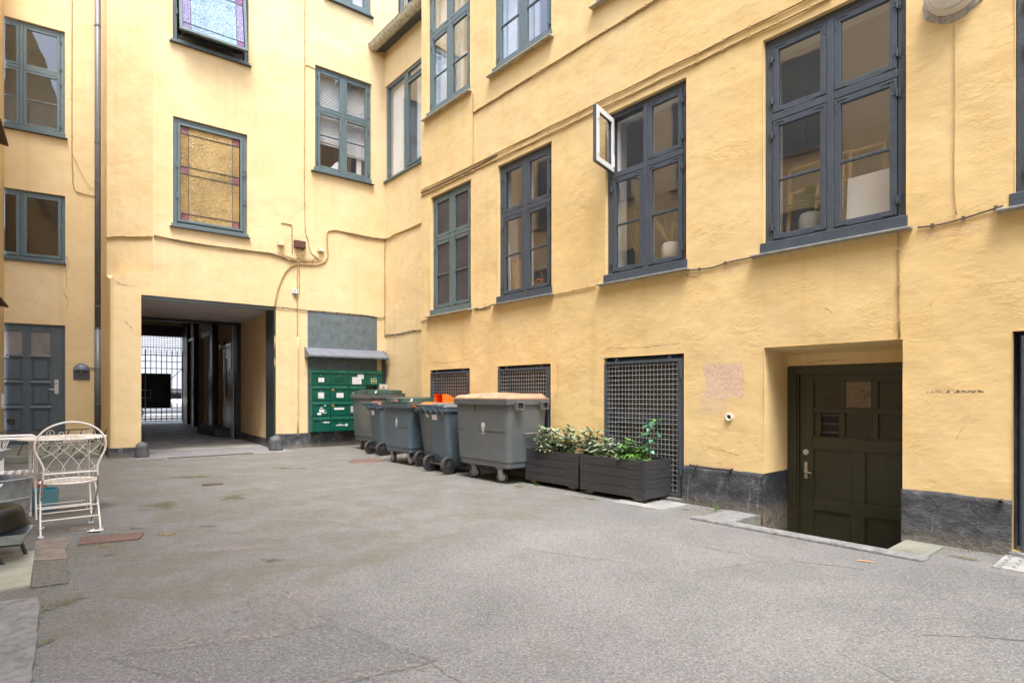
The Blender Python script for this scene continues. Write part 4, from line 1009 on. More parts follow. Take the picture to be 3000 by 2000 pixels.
cable(FR, 'cable', 'lower one of the twin clipped cables rising above the ground floor windows', 'cable', dens((.0,4.785),(7.0,4.775),24), .010, mat=CABLE, clips=.29, jit=.008, smooth=3)
cable(FR, 'cable', 'short dark cable squeezed between the twin cables near the inner corner', 'cable', [(0,4.84),(.6,4.83),(1.5,4.82),(2.2,4.85)], .009, mat=CABLED)
cable(FR, 'cable', 'thick painted cable slanting below the upper floor sills', 'cable', [(1.585,6.10),(1.59,5.76),(1.62,5.722)]+dens((1.7,5.72),(5.3,5.726),12), .013, clips=.3, jit=.01, smooth=3)
cable(FR, 'cable', 'hair thin wire dropping from the slanting cable to the twin cables', 'cable', [(1.589,5.72),(1.589,4.88)], .004)
cable(FR, 'cable', 'sagging cable from the link corner to the sill of the blinded window', 'cable', [(0,2.50),(.12,2.515),(.25,2.53)], .008, mat=CABLED)
cable(FR, 'cable', 'sagging cable between the blinded window and the window with the cardboard box', 'cable', [(1.60,2.565),(1.8,2.54),(2.05,2.56)], .008, mat=CABLED, clips=.2)
cable(FR, 'cable', 'sagging cable between the window with the box and the window with the open casement', 'cable', [(3.42,2.555),(3.7,2.555),(4.2,2.565)], .008, mat=CABLE, clips=.25)
cable(FR, 'cable', 'sagging cable left of the biggest nearest window sill', 'cable', [(5.52,2.55),(5.8,2.53),(6.0,2.555),(6.28,2.56)], .008, mat=CABLED, clips=.3)
cable(FR, 'cable', 'sagging cable running from the biggest sill to the right edge window', 'cable', [(7.66,2.555),(7.8,2.545),(8.0,2.565),(8.2,2.60)], .007, mat=CABLED, clips=.2)
cable(FR, 'cable', 'thin painted cable falling from the biggest sill to the basement door recess', 'cable', [(7.515,2.55),(7.525,2.45),(7.53,1.66)], .007, clips=.3)
cable(FR, 'cable', 'faint painted cable falling under the round lamp', 'cable', [(7.90,4.1),(7.905,3.5),(7.90,2.9),(7.915,2.6)], .004)
# gateway wall
BUN = 'loose bundle of wires looping along the wall to the brown junction box'
cable(FB, 'cable', 'thick cable bundle crossing above the gateway from the chamfer to the boxes', 'cable', [(-4.80,4.194),(-4.5,4.20),(-4.2,4.188),(-3.7,4.17),(-3.285,4.162),(-2.88,4.19),(-2.6,4.19),(-2.35,4.12),(-2.1,4.10)], .017, .02, CABLE, .35, jit=.012)
cable(FB, 'cable', 'thin dark wire following the thick bundle above the gateway', 'cable', [(-4.80,4.215),(-4.2,4.17),(-3.3,4.18),(-2.6,4.17),(-2.2,4.08),(-2.03,4.06)], .008, .035, CABLED)
CH = Frame(FB.w(CH0)[:2], (0,0))
_v = Vector((cxa-CH0, cya)); _v.normalize(); _e = (-_v.x*FB.e[0]-_v.y*FB.n[0], -_v.x*FB.e[1]-_v.y*FB.n[1])
FC = Frame(FB.w(CH0)[:2], _e)
cable(FC, 'cable', 'cable bundle crossing the chamfered corner pier', 'cable', [(-1.09,4.24),(-.8,4.245),(-.4,4.21),(0,4.194)], .016, .02, CABLE, .3)
rnd = random.Random(3)
wb = wthing(FB, 'wire_tangle', 'tangle of thin wires hanging between the junction boxes', 'wires', -2.05, 0, 4.1)
m = MB()
for i in range(11):
    x = rnd.uniform(-.07,.08); m.tube(spline([(x,-.05,.29),(x+rnd.uniform(-.03,.03),-.06,.17),(x*.4,-.05,.04),(rnd.choice((-.3,.3)),-.03,.03+rnd.uniform(-.03,.03)),(rnd.choice((-.5,.5)),-.02,.1+rnd.uniform(-.02,.03))],5), .0035, 4)
for i in range(4): m.tube(spline([(-.40+i*.02,-.03,.29),(-.42+rnd.uniform(-.05,.05),-.05,.15),(-.33,-.04,.04+i*.02),(-.1,-.03,.02)],5),.0035,4)
for i in range(4): m.tube(spline([(.47,-.03,.29),(.40,-.05,.16),(.22,-.04,.02+i*.012),(.02,-.03,.03)],5),.005,4)
for i in range(3): m.tube(spline([(-.35+i*.05,-.03,.06),(-.22,-.06,-.02-i*.03),(-.12+i*.03,-.07,-.10),(-.18+i*.03,-.07,-.06)],5),.003,4)
tag(obj('wire', m, CABLE, wb, smooth=True), kind='stuff')
cable(FB, 'cable', 'fat painted cable arching down to the gateway corner', 'cable', [(-2.575,3.05),(-2.51,3.437),(-2.36,3.817),(-2.20,3.99),(-2.05,4.035),(-1.68,4.08),(-1.499,4.17),(-1.42,4.33),(-1.435,4.6),(-1.435,4.83),(-1.374,4.89),(-1.23,4.93)], .016, .02, CABLE, .6)
cable(FB, 'cable', 'cable sleeve continuing from the arch to the inner corner of the yard', 'cable', [(-1.23,4.93),(-.8,4.925),(-.4,4.915),(-.01,4.93)], .018, .02, CABLE, .3)
cable(FB, 'cable', 'thin dark wire under the cable sleeve at the inner corner', 'cable', [(-1.0,4.91),(-.5,4.88),(-.01,4.91)], .007, .03, CABLED)
cable(FB, 'conduit', 'straight white conduit beside the green letterboxes running down to the plinth', 'conduit', [(-2.086,2.44),(-2.086,.28)], .016, .017, plain('conduit_paint',(.66,.50,.28),.6), .4)
cable(FB, 'cable', 'left one of two thin cables falling from the brown box', 'cable', [(-2.09,4.03),(-2.10,3.5),(-2.095,3.0),(-2.095,2.43)], .008, .012, clips=.2)
cable(FB, 'cable', 'right one of two thin cables falling from the brown box', 'cable', [(-2.055,4.03),(-2.05,3.6),(-2.06,3.38),(-2.10,3.28),(-2.135,3.30),(-2.14,3.38)], .008, .012, clips=.3)
cable(FB, 'cable', 'dark cable running over the top of the grey painted field', 'cable', [(-2.56,3.055),(-2.2,3.05),(-1.85,3.045),(-1.0,3.05),(-.4,3.04),(-.2,3.01),(-.05,3.03),(-.01,3.05)], .009, .018, CABLED, .3, jit=.01)
cable(FB, 'cable', 'vertical painted cable in the inner corner of the yard', 'cable', [(-.012,4.90),(-.014,4.2),(-.012,3.0),(-.014,2.59)], .011, .014, CABLE, .35)
cable(FB, 'cable', 'long thin cable falling between the stair windows and the grey cross window', 'cable', [(-1.936,10.5),(-1.936,8.5),(-1.94,6.5),(-1.93,4.95),(-1.86,4.6),(-1.80,4.35),(-1.62,4.22)], .008, .010, CABLE, .6)
cable(FB, 'cable', 'short cable branch entering the grey cross window', 'cable', [(-1.93,8.46),(-1.87,8.485),(-1.71,8.46)], .008, .010)
cable(FB, 'cable', 'small hooked conduit above the cream junction box', 'conduit', [(-2.44,4.885),(-2.28,4.885),(-2.215,4.85),(-2.21,4.6),(-2.205,4.26)], .010, .012)
cable(FQ, 'cable', 'drooping cable bundle on the recessed link wall', 'cable', [(.02,4.93),(.3,4.90),(.48,4.935),(.9,4.93),(1.4,4.93),(1.75,4.94)], .020, .02, CABLE, .25, jit=.012)
cable(FQ, 'cable', 'thin dark cable low on the recessed link wall', 'cable', [(.02,2.58),(.12,2.60),(.6,2.585),(1.2,2.60),(1.75,2.585)], .011, .014, CABLED, .25, jit=.012)
cable(FD, 'cable', 'thin clipped cable beside the two grey windows at the left', 'cable', [(-.545,10),(-.55,8),(-.545,6.3),(-.53,6.1),(-.535,5.9),(-.50,5.70),(-.42,5.64),(-.08,5.60)], .009, .012, CABLE, .42, jit=.01)
cable(FD, 'cable', 'stray wire sagging from the clipped cable to the downpipe', 'cable', [(-.53,6.45),(-.40,6.12),(-.25,5.85),(-.08,5.72)], .004, .03)
cable(FD, 'cable', 'short thin cable from the wall light to the downpipe', 'cable', [(-.225,1.765),(-.10,1.755)], .010, .02, CABLED)

def jbox(F, name, label, a, z, w, h, mat, d=.07, lab=None):
    r = wthing(F, name, label, 'junction box', a, 0, z)
    m = MB(); m.box(-w/2,w/2,-d*.6,0,-h/2,h/2); obj('body', m, mat, r, bevel=.006)
    m = MB(); m.box(-w/2+.003,w/2-.003,-d,-d*.6-.001,-h/2+.003,h/2-.003); obj('lid', m, mat, r, bevel=.006)
    for s in (-1,1):
        for q in (-1,1): m = MB(); m.cyl((s*w*.5-(.0 if s>0 else .02), -d*.4, q*h*.28), .010, .02, 'x', 8); obj('gland', m, mat, r)
    return r
b = jbox(FB, 'junction_box', 'large dark brown junction box above the letterboxes', -2.052, 4.470, .235, .165, BROWNBOX, .09)
b = jbox(FB, 'junction_box', 'small cream junction box left of the brown one', -2.455, 4.435, .115, .10, CREAMBOX)
b = jbox(FB, 'junction_box', 'small cream junction box with blue figures right of the brown one', -1.585, 4.432, .115, .10, CREAMBOX)
m = MB(); m.box(-.028,.028,-.0725,-.071,-.042,-.008); obj('sticker', m, PAPERB, b)
def text(s, size, mat, parent, loc, rot=(PI/2,0,0), name='lettering', align='CENTER'):
    c = bpy.data.curves.new(name, 'FONT'); c.body = s; c.size = size; c.align_x = align; c.extrude = .0004
    o = bpy.data.objects.new(name+'_tmp', c); COL.objects.link(o)
    dg = bpy.context.evaluated_depsgraph_get(); me = bpy.data.meshes.new_from_object(o.evaluated_get(dg)); bpy.data.objects.remove(o)
    me.materials.clear(); me.materials.append(mat); q = bpy.data.objects.new(name, me); COL.objects.link(q); q.location = loc; q.rotation_euler = rot; q.parent = parent; return q
text('341', .034, INKB, b, (0,-.0732,-.036))
b = jbox(FB, 'junction_box', 'small pale grey box with a blue mark above the grey field', -2.158, 3.431, .095, .10, PALEBOX)
m = MB(); m.box(-.006,.006,-.0725,-.071,-.01,.03); obj('mark', m, INKB, b)

def wcrack(bld, pts, y, name='crack'):
    P = []; rnd = random.Random(len(pts)*7+int(pts[0][0]*10))
    for a, b in zip(pts, pts[1:]):
        k = max(2, int(math.hypot(b[0]-a[0], b[1]-a[1])/.03))
        P += [(a[0]+(b[0]-a[0])*i/k+rnd.uniform(-.007,.007), y, a[1]+(b[1]-a[1])*i/k+rnd.uniform(-.007,.007)) for i in range(k)]
    m = MB(); vs = []
    for x_, y_, z_ in P: w_ = rnd.uniform(.0008,.0035); vs += [(x_-w_,y_,z_-w_),(x_+w_,y_,z_+w_)]
    m.add(vs, [(2*i,2*i+1,2*i+3,2*i+2) for i in range(len(P)-1)]); obj(name, m, CRACKW, bld)
CRACKW = plain('crack_shadow', (.13,.085,.04), .95)
wcrack(BD, [(-.64,4.20),(-.60,4.0),(-.65,3.88),(-.64,3.55),(-.69,3.4),(-.62,3.25),(-.63,3.0)], -.009)
wcrack(BR, [(6.56,1.50),(6.70,1.535),(6.82,1.52),(6.95,1.535)], .504)
wcrack(BR, [(6.95,1.98),(7.0,1.93),(7.05,1.97)], -.011); wcrack(BR, [(5.5,2.50),(5.6,2.46),(5.72,2.50)], -.011); wcrack(BR, [(8.12,1.05),(7.95,.93),(7.9,.80)], -.011); wcrack(BR, [(5.75,.62),(5.95,.60),(6.15,.56)], -.011)
wcrack(BR, [(3.5,1.62),(3.52,1.3),(3.46,1.1)], -.011); wcrack(BR, [(.4,1.75),(.9,1.72),(1.5,1.76)], -.011); wcrack(BR, [(4.35,1.76),(4.9,1.74),(5.45,1.76)], -.011)
wcrack(BB, [(-5.45,3.30),(-5.30,3.22),(-5.05,3.20)], -.009); wcrack(BB, [(-5.25,2.55),(-5.15,2.42),(-5.10,2.45)], -.009)

# wall light left of the downpipe
r = wthing(FD, 'wall_light', 'half round grey hooded wall light beside the panelled door', 'wall light', -.378, 0, 1.50)
m = MB(); n = 14; out = [(-.15,0),(.15,0),(.15,.215)]+[(.15*math.cos(PI*i/n), .215+.15*math.sin(PI*i/n)) for i in range(1,n)]+[(-.15,.215)]
k = len(out); m.add([(x,-.012,z) for x,z in out]+[(x,0,z) for x,z in out], [tuple(range(k)), tuple(range(2*k-1,k-1,-1))]+[(i,k+i,k+(i+1)%k,(i+1)%k) for i in range(k)]); obj('back_plate', m, PIPEG, r)
m = MB(); vs = []; 
for j in range(9):
    b_ = PI/2*j/8
    for i in range(17):
        a_ = PI*i/16; vs.append((.135*math.cos(a_)*math.cos(b_*0)*1.0*math.sin(PI/2-b_*.0)*(math.cos(b_)) if False else .135*math.cos(a_)*math.cos(b_), -.012-.11*math.sin(b_), .215+.135*math.sin(a_)*math.cos(b_)))
m.add(vs, [(j*17+i,j*17+i+1,(j+1)*17+i+1,(j+1)*17+i) for j in range(8) for i in range(16)])
m.extr([(-.012,.20),(-.10,.205),(-.10,.215),(-.012,.215)],-.135,.135)
obj('hood', m, paint('lamp_bluegrey',(.15,.19,.25),wear=.1), r, smooth=True)
m = MB(); m.cyl((0,-.05,.13),.04,.07,'z',14); obj('bulb_glass', m, FROST, r)
# round lamp high on the right
r = wthing(FR, 'bulkhead_lamp', 'round white bulkhead lamp on crumbled mortar high on the right', 'wall lamp', 7.90, 0, 4.345)
m = MB(); m.lathe([(0,-.165),(.06,-.160),(.11,-.142),(.14,-.112),(.146,-.09)],28,axis='y'); obj('lamp_glass', m, LAMPW, r, smooth=True)
m = MB(); m.lathe([(.139,-.084),(.15,-.088),(.172,-.070),(.178,-.035),(.17,-.012),(.15,-.005)],28,axis='y'); obj('rim', m, LAMPC, r, smooth=True)
m = MB(); vs=[]; n=40
for j,(rr,y_) in enumerate(((.0,-.02),(.17,-.02),(.20,-.012),(.215,.003))):
    for i in range(n):
        a_ = 2*PI*i/n; q = rr*(1+(.10*MN.noise(Vector((math.cos(a_)*3,math.sin(a_)*3,2))) if j>1 else 0)); vs.append((q*math.cos(a_), y_, q*math.sin(a_)-.01))
m.add(vs, [(j*n+i,j*n+(i+1)%n,(j+1)*n+(i+1)%n,(j+1)*n+i) for j in range(3) for i in range(n)]); obj('mortar_bed', m, MORTAR, r)
# vent ring, scraper, pipe stub
r = wthing(FR, 'vent_pipe', 'small round vent ring with dark centre between grille and basement door', 'vent', 6.006, 0, .955)
m = MB(); m.lathe([(.042,.0),(.042,-.018),(.036,-.024),(.022,-.020),(.020,.03)],20,axis='y'); obj('ring', m, LAMPC, r, smooth=True)
m = MB(); m.cyl((0,.0,0),.024,-.004,'y',14); obj('hole', m, JAR, r)
r = wthing(FR, 'iron_rail', 'short rusty iron bar fixed just above the black plinth', 'rail', 5.84, 0, .425)
m = MB(); m.tube([(-.24,-.09,.006),(-.2,-.095,.0),(.0,-.098,-.004),(.235,-.09,.0)],.0125,8); obj('bar', m, IRON, r, smooth=True)
m = MB(); m.box(-.21,-.19,-.09,0,-.012,.006); obj('bracket', m, IRON, r); m = MB(); m.box(.19,.21,-.09,0,-.012,.006); obj('bracket', m, IRON, r)
r = wthing(FR, 'pipe_stub', 'small iron pipe stub sticking out of the plinth at the right', 'pipe', 8.19, 0, .395)
m = MB(); m.lathe([(.018,.02),(.018,-.06),(.010,-.06),(.010,.0)],14,axis='y'); obj('tube', m, IRON, r)
# downpipe and gutter
r = wthing(FD, 'downpipe', 'tall grey downpipe in the corner beside the chamfered pier', 'downpipe', -.075, -.14, 0)
m = MB(); m.cyl((0,0,.35),.063,13,'z',18); m.cyl((0,0,.02),.069,2.60,'z',18); obj('pipe', m, PIPEG, r, smooth=True)
for z in (.95,1.72,2.63,3.12,5.9,6.75,9.35):
    m = MB(); m.cyl((0,0,z),.071,.03,'z',18); m.box(-.012,.012,.05,.15,z+.005,z+.02); obj('bracket', m, PIPEG, r)
r = wthing(FQ, 'gutter', 'half round weathered zinc gutter above the link window', 'gutter', -.28, -.33, 9.36)
m = MB(); vs=[]; n=14
for x in (0,3.6):
    for i in range(n+1): a_ = PI+PI*i/n; vs.append((x, .125*math.cos(a_)+.02, .125*math.sin(a_)+.12))
m.add(vs, [(i,i+1,n+2+i,n+1+i) for i in range(n)]); m.add([vs[i] for i in range(n+1)], [tuple(range(n+1))])
m.tube([(0,-.107,.125),(3.6,-.107,.125)],.011,8); obj('trough', m, ZINCD, r, smooth=False)
for x in (.30,.92,1.55,2.2):
    m = MB(); m.tube([(x,.02+.130*math.cos(PI+PI*i/10),.12+.130*math.sin(PI+PI*i/10)) for i in range(11)],.010,6); obj('bracket', m, ZINCD, r)

# mailboxes and canopy
r = wthing(FB, 'canopy', 'sloping grey metal canopy over the green letterboxes', 'canopy', -1.0, 0, 2.0)
m = MB(); a_,b_ = -.93,.95
m.add([(a_,-.0,.215),(b_,0,.215),(b_+.0,-.30,.03),(a_,-.30,.03),(a_,0,.225),(b_,0,.225),(b_,-.305,.042),(a_,-.305,.042)], [(0,1,2,3),(4,7,6,5),(3,2,6,7),(0,4,5,1)])
m.box(a_,b_,-.31,-.30,.008,.045); obj('sheet', m, CANOPYM, r)
for x in (a_-.004,b_+.004):
    m = MB(); m.add([(x-.004,0,-.005),(x-.004,-.31,-.0),(x-.004,-.31,.05),(x-.004,0,.24),(x+.004,0,-.005),(x+.004,-.31,-.0),(x+.004,-.31,.05),(x+.004,0,.24)], [(0,1,2,3),(7,6,5,4),(0,4,5,1),(1,5,6,2),(2,6,7,3)]); obj('end_plate', m, CANOPYM, r)
r = wthing(FB, 'steel_post', 'slim dark steel post behind the letterboxes in the inner corner', 'post', -.045, -.03, 0)
m = MB(); m.box(-.035,.035,-.03,.03,0,2.2); obj('post', m, FRAME_R, r)
XS = [-1.853,-1.429,-1.005,-.573,-.151]; ZS = [1.735,1.383,1.033,.691,.341]
mbk = wthing(FB, 'mailbox_bank', 'bank of scratched dark green metal letterboxes four rows high with one missing', 'letterboxes', -1.0, 0, .341)
def at(x): return x+1.0
def mailbox(c, rw, notes):
    x0, x1 = at(XS[c])+.003+.006*rw, at(XS[c+1])-.003+.006*rw; z1, z0 = ZS[rw]-.341-.003, ZS[rw+1]-.341+.003
    m = MB(); D = .19; m.box(x0,x1,-D,-.012,z0,z1); b = obj('letterbox', m, GREENBOX, mbk, bevel=.004)
    m = MB(); m.hexa([(x0+.015,-D-.020,z1-.075),(x1-.015,-D-.020,z1-.075),(x1-.015,-D,z1-.075),(x0+.015,-D,z1-.075)],[(x0+.015,-D-.004,z1-.018),(x1-.015,-D-.004,z1-.018),(x1-.015,-D,z1-.018),(x0+.015,-D,z1-.018)]); m.box(x0+.012,x1-.012,-D-.006,-D,z1-.088,z1-.078); obj('flap', m, GREENBOX, b, bevel=.002)
    m = MB(); m.box(x0+.012,x1-.012,-D-.004,-D,z0+.012,z1-.092); obj('front', m, GREENBOX, b, bevel=.002)
    m = MB(); xc = (x0+x1)/2; m.cyl((xc,-D-.004,z1-.125),.011,-.006,'y',10); obj('lock', m, CHROME, b)
    for k, (dx0,dx1,dz0,dz1,mt) in enumerate(notes):
        m = MB(); y = -D-.0055-.0012*k; m.box(xc+dx0,xc+dx1,y,y+.0008,z0+dz0,z0+dz1); obj('label', m, mt, b)
        if mt is PAPER and dx1-dx0 > .09 and dz1-dz0 > .03:
            m = MB(); zz = dz1-.015
            while zz > dz0+.012: m.box(xc+dx0+.012,xc+dx1-.012-random.uniform(0,.03),y-.0006,y-.0002,z0+zz-.002,z0+zz+.0015); zz -= .018
            tag(obj('writing', m, INK, b), kind='stuff')
    return b
GD = GREEND
mailbox(0,0,[(-.11,.12,.06,.18,GD),(-.055,.075,.07,.165,PAPER)])
mailbox(1,0,[(-.11,.11,.06,.17,GD)])
nb_ = mailbox(2,0,[(-.12,.10,.03,.19,PAPER),(.01,.155,.155,.255,PAPER)])
text('BITTE', .03, INK, nb_, (at(XS[2])+.10,-.1985,1.18), align='LEFT') if False else None
mailbox(3,0,[(-.09,.05,.05,.17,STEELGREY),(-.07,.03,.06,.15,GD),(-.055,.015,.09,.12,YELSTICK)])
mailbox(0,1,[(-.07,.07,.05,.19,STEELGREY),(-.05,.055,.08,.165,PAPER)])
mailbox(1,1,[(-.07,.09,.07,.175,PAPER)]); mailbox(2,1,[(-.12,.12,.11,.185,PAPERB),(-.11,.12,.12,.165,PAPER)])
mailbox(0,2,[(.05,.11,.22,.28,PAPERB),(-.05,.06,.09,.15,PAPER),(-.09,-.005,.03,.075,PAPER),(-.03,.03,.175,.19,PAPER),(.03,.12,.07,.082,PAPER),(.06,.10,.12,.13,PAPER)])
mailbox(1,2,[(-.13,.10,.14,.185,PAPER)]); mailbox(2,2,[(-.17,.16,.07,.22,STEELGREY),(-.09,.16,.10,.20,GD)]); mailbox(3,2,[])
mailbox(0,3,[(.04,.18,.20,.225,PAPER)]); mailbox(1,3,[(-.10,.11,.13,.145,PAPER),(-.03,.04,.158,.17,PAPER),(.12,.18,.11,.17,PAPERB)]); mailbox(2,3,[(-.08,.1,.05,.17,GD)]); mailbox(3,3,[])
for c_, rw in ((1,1),(1,2)):
    m = MB(); m.cyl((at(XS[c_])+.065,-.1955,ZS[rw]-.341-.09),.031,-.001,'y',18); m.box(at(XS[c_])+.05,at(XS[c_])+.08,-.1972,-.1968,ZS[rw]-.341-.093,ZS[rw]-.341-.087,1); obj('sticker', m, [ORSTICK, PAPER], mbk)
m = MB(); m.box(at(XS[3])+.01,at(XS[4])-.02,-.03,-.012,1.05,1.38); obj('back_plate', m, BLACKPAINT, mbk)
r = wthing(FB, 'entry_phone', 'small steel letter slot box at the right end of the letterbox bank', 'box', -.13, -.02, 1.29)
m = MB(); m.box(-.12,.10,-.20,0,0,.13); obj('case', m, STEELGREY, r, bevel=.005); m = MB(); m.box(-.10,.06,-.206,-.20,.02,.10); m.box(-.06,.02,-.208,-.206,.045,.07,1); obj('plate', m, [LAMPC, BLACKPAINT], r)

# iron gate at the street end of the passage
gt = thing('iron_gate', 'black iron bar gate with scratched black panel at the street end of the gateway', 'gate', FP.w(14.05,.14), FP.rz)
GW = PW-.26
def ibar(y0,y1,z0,z1,x=0,t=.022): m = MB(); m.box(x-t/2,x+t/2,y0,y1,z0,z1); return m
barm = mesh('bar', ibar(-.014,.014,.10,2.92,t=.025), BLACKPAINT)
n = 12
for i in range(n+1): obj('bar', barm, None, gt, (0,i*GW/n,0))
railm = mesh('rail', ibar(0,GW,-.013,.013,t=.025), BLACKPAINT)
for z in (.10,.28,.46,.62,2.20,2.48,2.72): obj('rail', railm, None, gt, (0,0,z))
m = ibar(0,PW,3.03,3.06); obj('top_rail', m, BLACKPAINT, gt)
m = MB(); m.box(-.04,-.02,.40,GW,.62,2.0); pn = obj('panel', m, BLACKBOARD, gt)
m = MB(); m.box(-.03,.03,1.05*GW/2-.02,1.05*GW/2+.03,0,2.95); m = MB(); m.box(-.05,.02,1.26,1.30,.1,2.95); obj('closing_stile', m, STEELGREY, gt)
m = MB(); frame_rect(m, 0,.34,0,.32,.02,0,.02)
m.v = [(-.07+ -p[1], 1.10+p[0], 1.02+p[2]) for p in m.v]; obj('lock_case', m, WHITEP, gt)
m = MB(); m.tube([(0,.0,2.2),(0,.64,1.55)],.014,6); obj('brace', m, BLACKPAINT, gt)
rnd = random.Random(11); m = MB()
for i in range(16):
    y,z = rnd.uniform(.75,1.4), rnd.uniform(.9,1.85); m.tube(spline([(-.043,y,z),(-.043,y+rnd.uniform(-.08,.08),z+rnd.uniform(-.1,.1)),(-.043,y+rnd.uniform(-.12,.12),z+rnd.uniform(-.16,.16)),(-.043,y+rnd.uniform(-.1,.1),z-.1)],5),.004,3)
tag(obj('scribble', m, CHALK, pn), kind='stuff')
# parked car beyond the gate
car = thing('parked_car', 'silver grey car parked in the street beyond the iron gate', 'car', FP.w(18.5,.2), FP.rz+PI/2)
m = MB(); L = [rrect(0,0,4.3,1.7,.25,.28),rrect(0,0,4.4,1.78,.3,.5),rrect(0,0,4.35,1.76,.3,.85),rrect(-.15,0,3.2,1.6,.3,.95)]; m.loft(L); obj('body', m, CARW, car, smooth=True)
m = MB(); m.loft([rrect(-.15,0,3.1,1.58,.3,.94),rrect(-.1,0,2.0,1.3,.3,1.42)]); obj('cabin', m, BLACKG, car, smooth=True)
m = MB(); m.lathe([(0,-.10),(.2,-.10),(.31,-.09),(.32,.09),(0,.1)],20,axis='y'); wm = mesh('wheel', m, RUBBER); m = MB(); m.lathe([(0,-.11),(.19,-.105),(.2,-.09)],16,axis='y'); hm = mesh('hubcap', m, CHROME)
for x in (-1.3,1.35):
    for y in (-.82,.82): o = obj('wheel', wm, None, car, (x,y,.32),(0,0,0 if y<0 else PI)); obj('hubcap', hm, None, o)
# stone bollards, grate, covers
def stone(label, x, y, w, d, h, rz):
    o = MB(); loops = []
    for i in range(9):
        t = i/8; z = h*(t if t < .75 else .75+(t-.75)*1.0); s_ = 1-.10*t if t < .7 else (1-.07)*math.sqrt(max(.02,1-((t-.7)/.3)**2*.92))
        loops.append([(p[0]*(1+.08*MN.noise(Vector((p[0]*7,p[1]*7,z*5)))), p[1]*(1+.08*MN.noise(Vector((p[1]*7,z*4,3)))), z) for p in rrect(0,0,w*s_,d*s_,min(w,d)*s_*.35,z)])
    o.loft(loops); q = obj('guard_stone', o, STONEB, None, (x,y,0),(0,0,rz), smooth=True); tag(q, label, 'guard stone', 'guard stones at the gateway')
stone('worn grey guard stone at the right foot of the gateway', -5.00, 12.28, .26, .30, .31, FB.rz)
stone('worn grey guard stone at the left foot of the gateway', -6.98, 10.95, .22, .30, .29, FB.rz)
def flat(name, label, cat, poly, z0, z1, mat, bev=.003, kind=None):
    cx = sum(p[0] for p in poly)/len(poly); cy = sum(p[1] for p in poly)/len(poly)
    if (poly[1][0]-poly[0][0])*(poly[2][1]-poly[1][1])-(poly[1][1]-poly[0][1])*(poly[2][0]-poly[1][0]) < 0: poly = poly[::-1]
    if 'slab' in name or 'step' in name:
        q = []
        for (ax,ay),(bx,by) in zip(poly, poly[1:]+poly[:1]):
            k = max(2, int(math.hypot(bx-ax,by-ay)/.05))
            for i in range(k):
                x, y = ax+(bx-ax)*i/k, ay+(by-ay)*i/k; a_ = .010 if 'paving' in name else .005
                q.append((x+MN.noise(Vector((x*9,y*9,1)))*a_*1.6, y+MN.noise(Vector((x*9,y*9,7)))*a_*1.6))
        poly = q
    m = MB(); m.prism([(x-cx,y-cy) for x,y in poly], z0, z1); o = obj(name, m, mat, None, (cx,cy,0), bevel=bev); return tag(o, label, cat, kind=kind)
gtm = MB()
r = thing('drain_grate', 'long brown channel grate set across the gateway threshold', 'drain grate', (-5.74,11.12,0), math.atan2(.75,.92))
m = MB(); frame_rect(m, -.78,.78,-.15,.15,.02,0,.01); m.v = [(x,z,.008-y) for x,y,z in m.v]; obj('frame', m, STEELGREY, r)
m = MB(); m.box(-.76,.76,-.13,.13,0,.007); obj('plate', m, REDIRON, r)
m = MB()
for i in range(50): m.box(-.75+i*.03,-.738+i*.03,-.12,.12,.007,.011)
tag(obj('slot', m, IRON, r), kind='stuff')
flat('access_cover', 'reddish rusty rectangular cover in the mossy asphalt beside the chair', 'cover', [(-3.57,4.80),(-3.16,4.99),(-3.06,4.77),(-3.42,4.58)], 0, .012, REDIRON)
flat('floor_drain', 'small dark slotted drain in the asphalt in front of the gateway', 'drain', [(-4.10,7.66),(-3.87,7.76),(-3.80,7.64),(-4.02,7.52)], 0, .008, IRON)
r = thing('manhole_cover', 'round rusty manhole cover half hidden beside the bins', 'manhole cover', (-2.58,10.3,0))
m = MB(); m.lathe([(0,.012),(.26,.012),(.27,.006),(.29,.012),(.31,.010),(.32,0)],28); obj('lid', m, REDIRON, r)
def tread(name, label, poly3, mat, n=14, rows=8, cat='metal plate'):
    """checker plate: thin sheet with raised lozenges"""
    A,B,C,D_ = [Vector((p[0],p[1],0)) for p in poly3]; o = A.copy(); r = thing(name, label, cat, (o.x,o.y,0))
    m = MB(); m.hexa([tuple(p-o) for p in (A,B,C,D_)],[tuple(p-o+Vector((0,0,.012))) for p in (A,B,C,D_)]); obj('sheet', m, mat, r)
    m = MB()
    for i in range(n):
        for j in range(rows):
            u,v = (i+.5)/n,(j+.5)/rows; c = (A.lerp(B,u)).lerp(D_.lerp(C,u),v)-o; s_ = 1 if (i+j)%2 else -1
            ux = (B-A).normalized(); vx = (D_-A).normalized(); a1 = (ux+vx*s_).normalized()*.38*(B-A).length/n; a2 = Vector((-a1.y,a1.x,0))*.3
            zz = Vector((0,0,.0175)); m.add([tuple(c+a1+Vector((0,0,.012))),tuple(c+a2+zz),tuple(c-a1+Vector((0,0,.012))),tuple(c-a2+zz)],[(0,1,2,3)])
    tag(obj('tread', m, GALV, r), kind='stuff')
CHK = plain('checker_plate', (.42,.43,.42), .5, .35, var=.2, scale=4); CHKM = plain('checker_plate_mossy', (.42,.43,.36), .55, .25, var=.25, scale=3)
P = lambda a,d: FR.w(a,-d)[:2]
tread('checker_plate', 'galvanised checker plate beside the right planter below the tall grille', [P(4.95,.62),P(5.58,.60),P(5.60,.11),P(4.95,.11)], CHK)
tread('checker_plate', 'checker plate under the grille at the right edge', [P(8.22,.50),P(9.2,.52),P(9.2,.06),P(8.22,.05)], CHK)
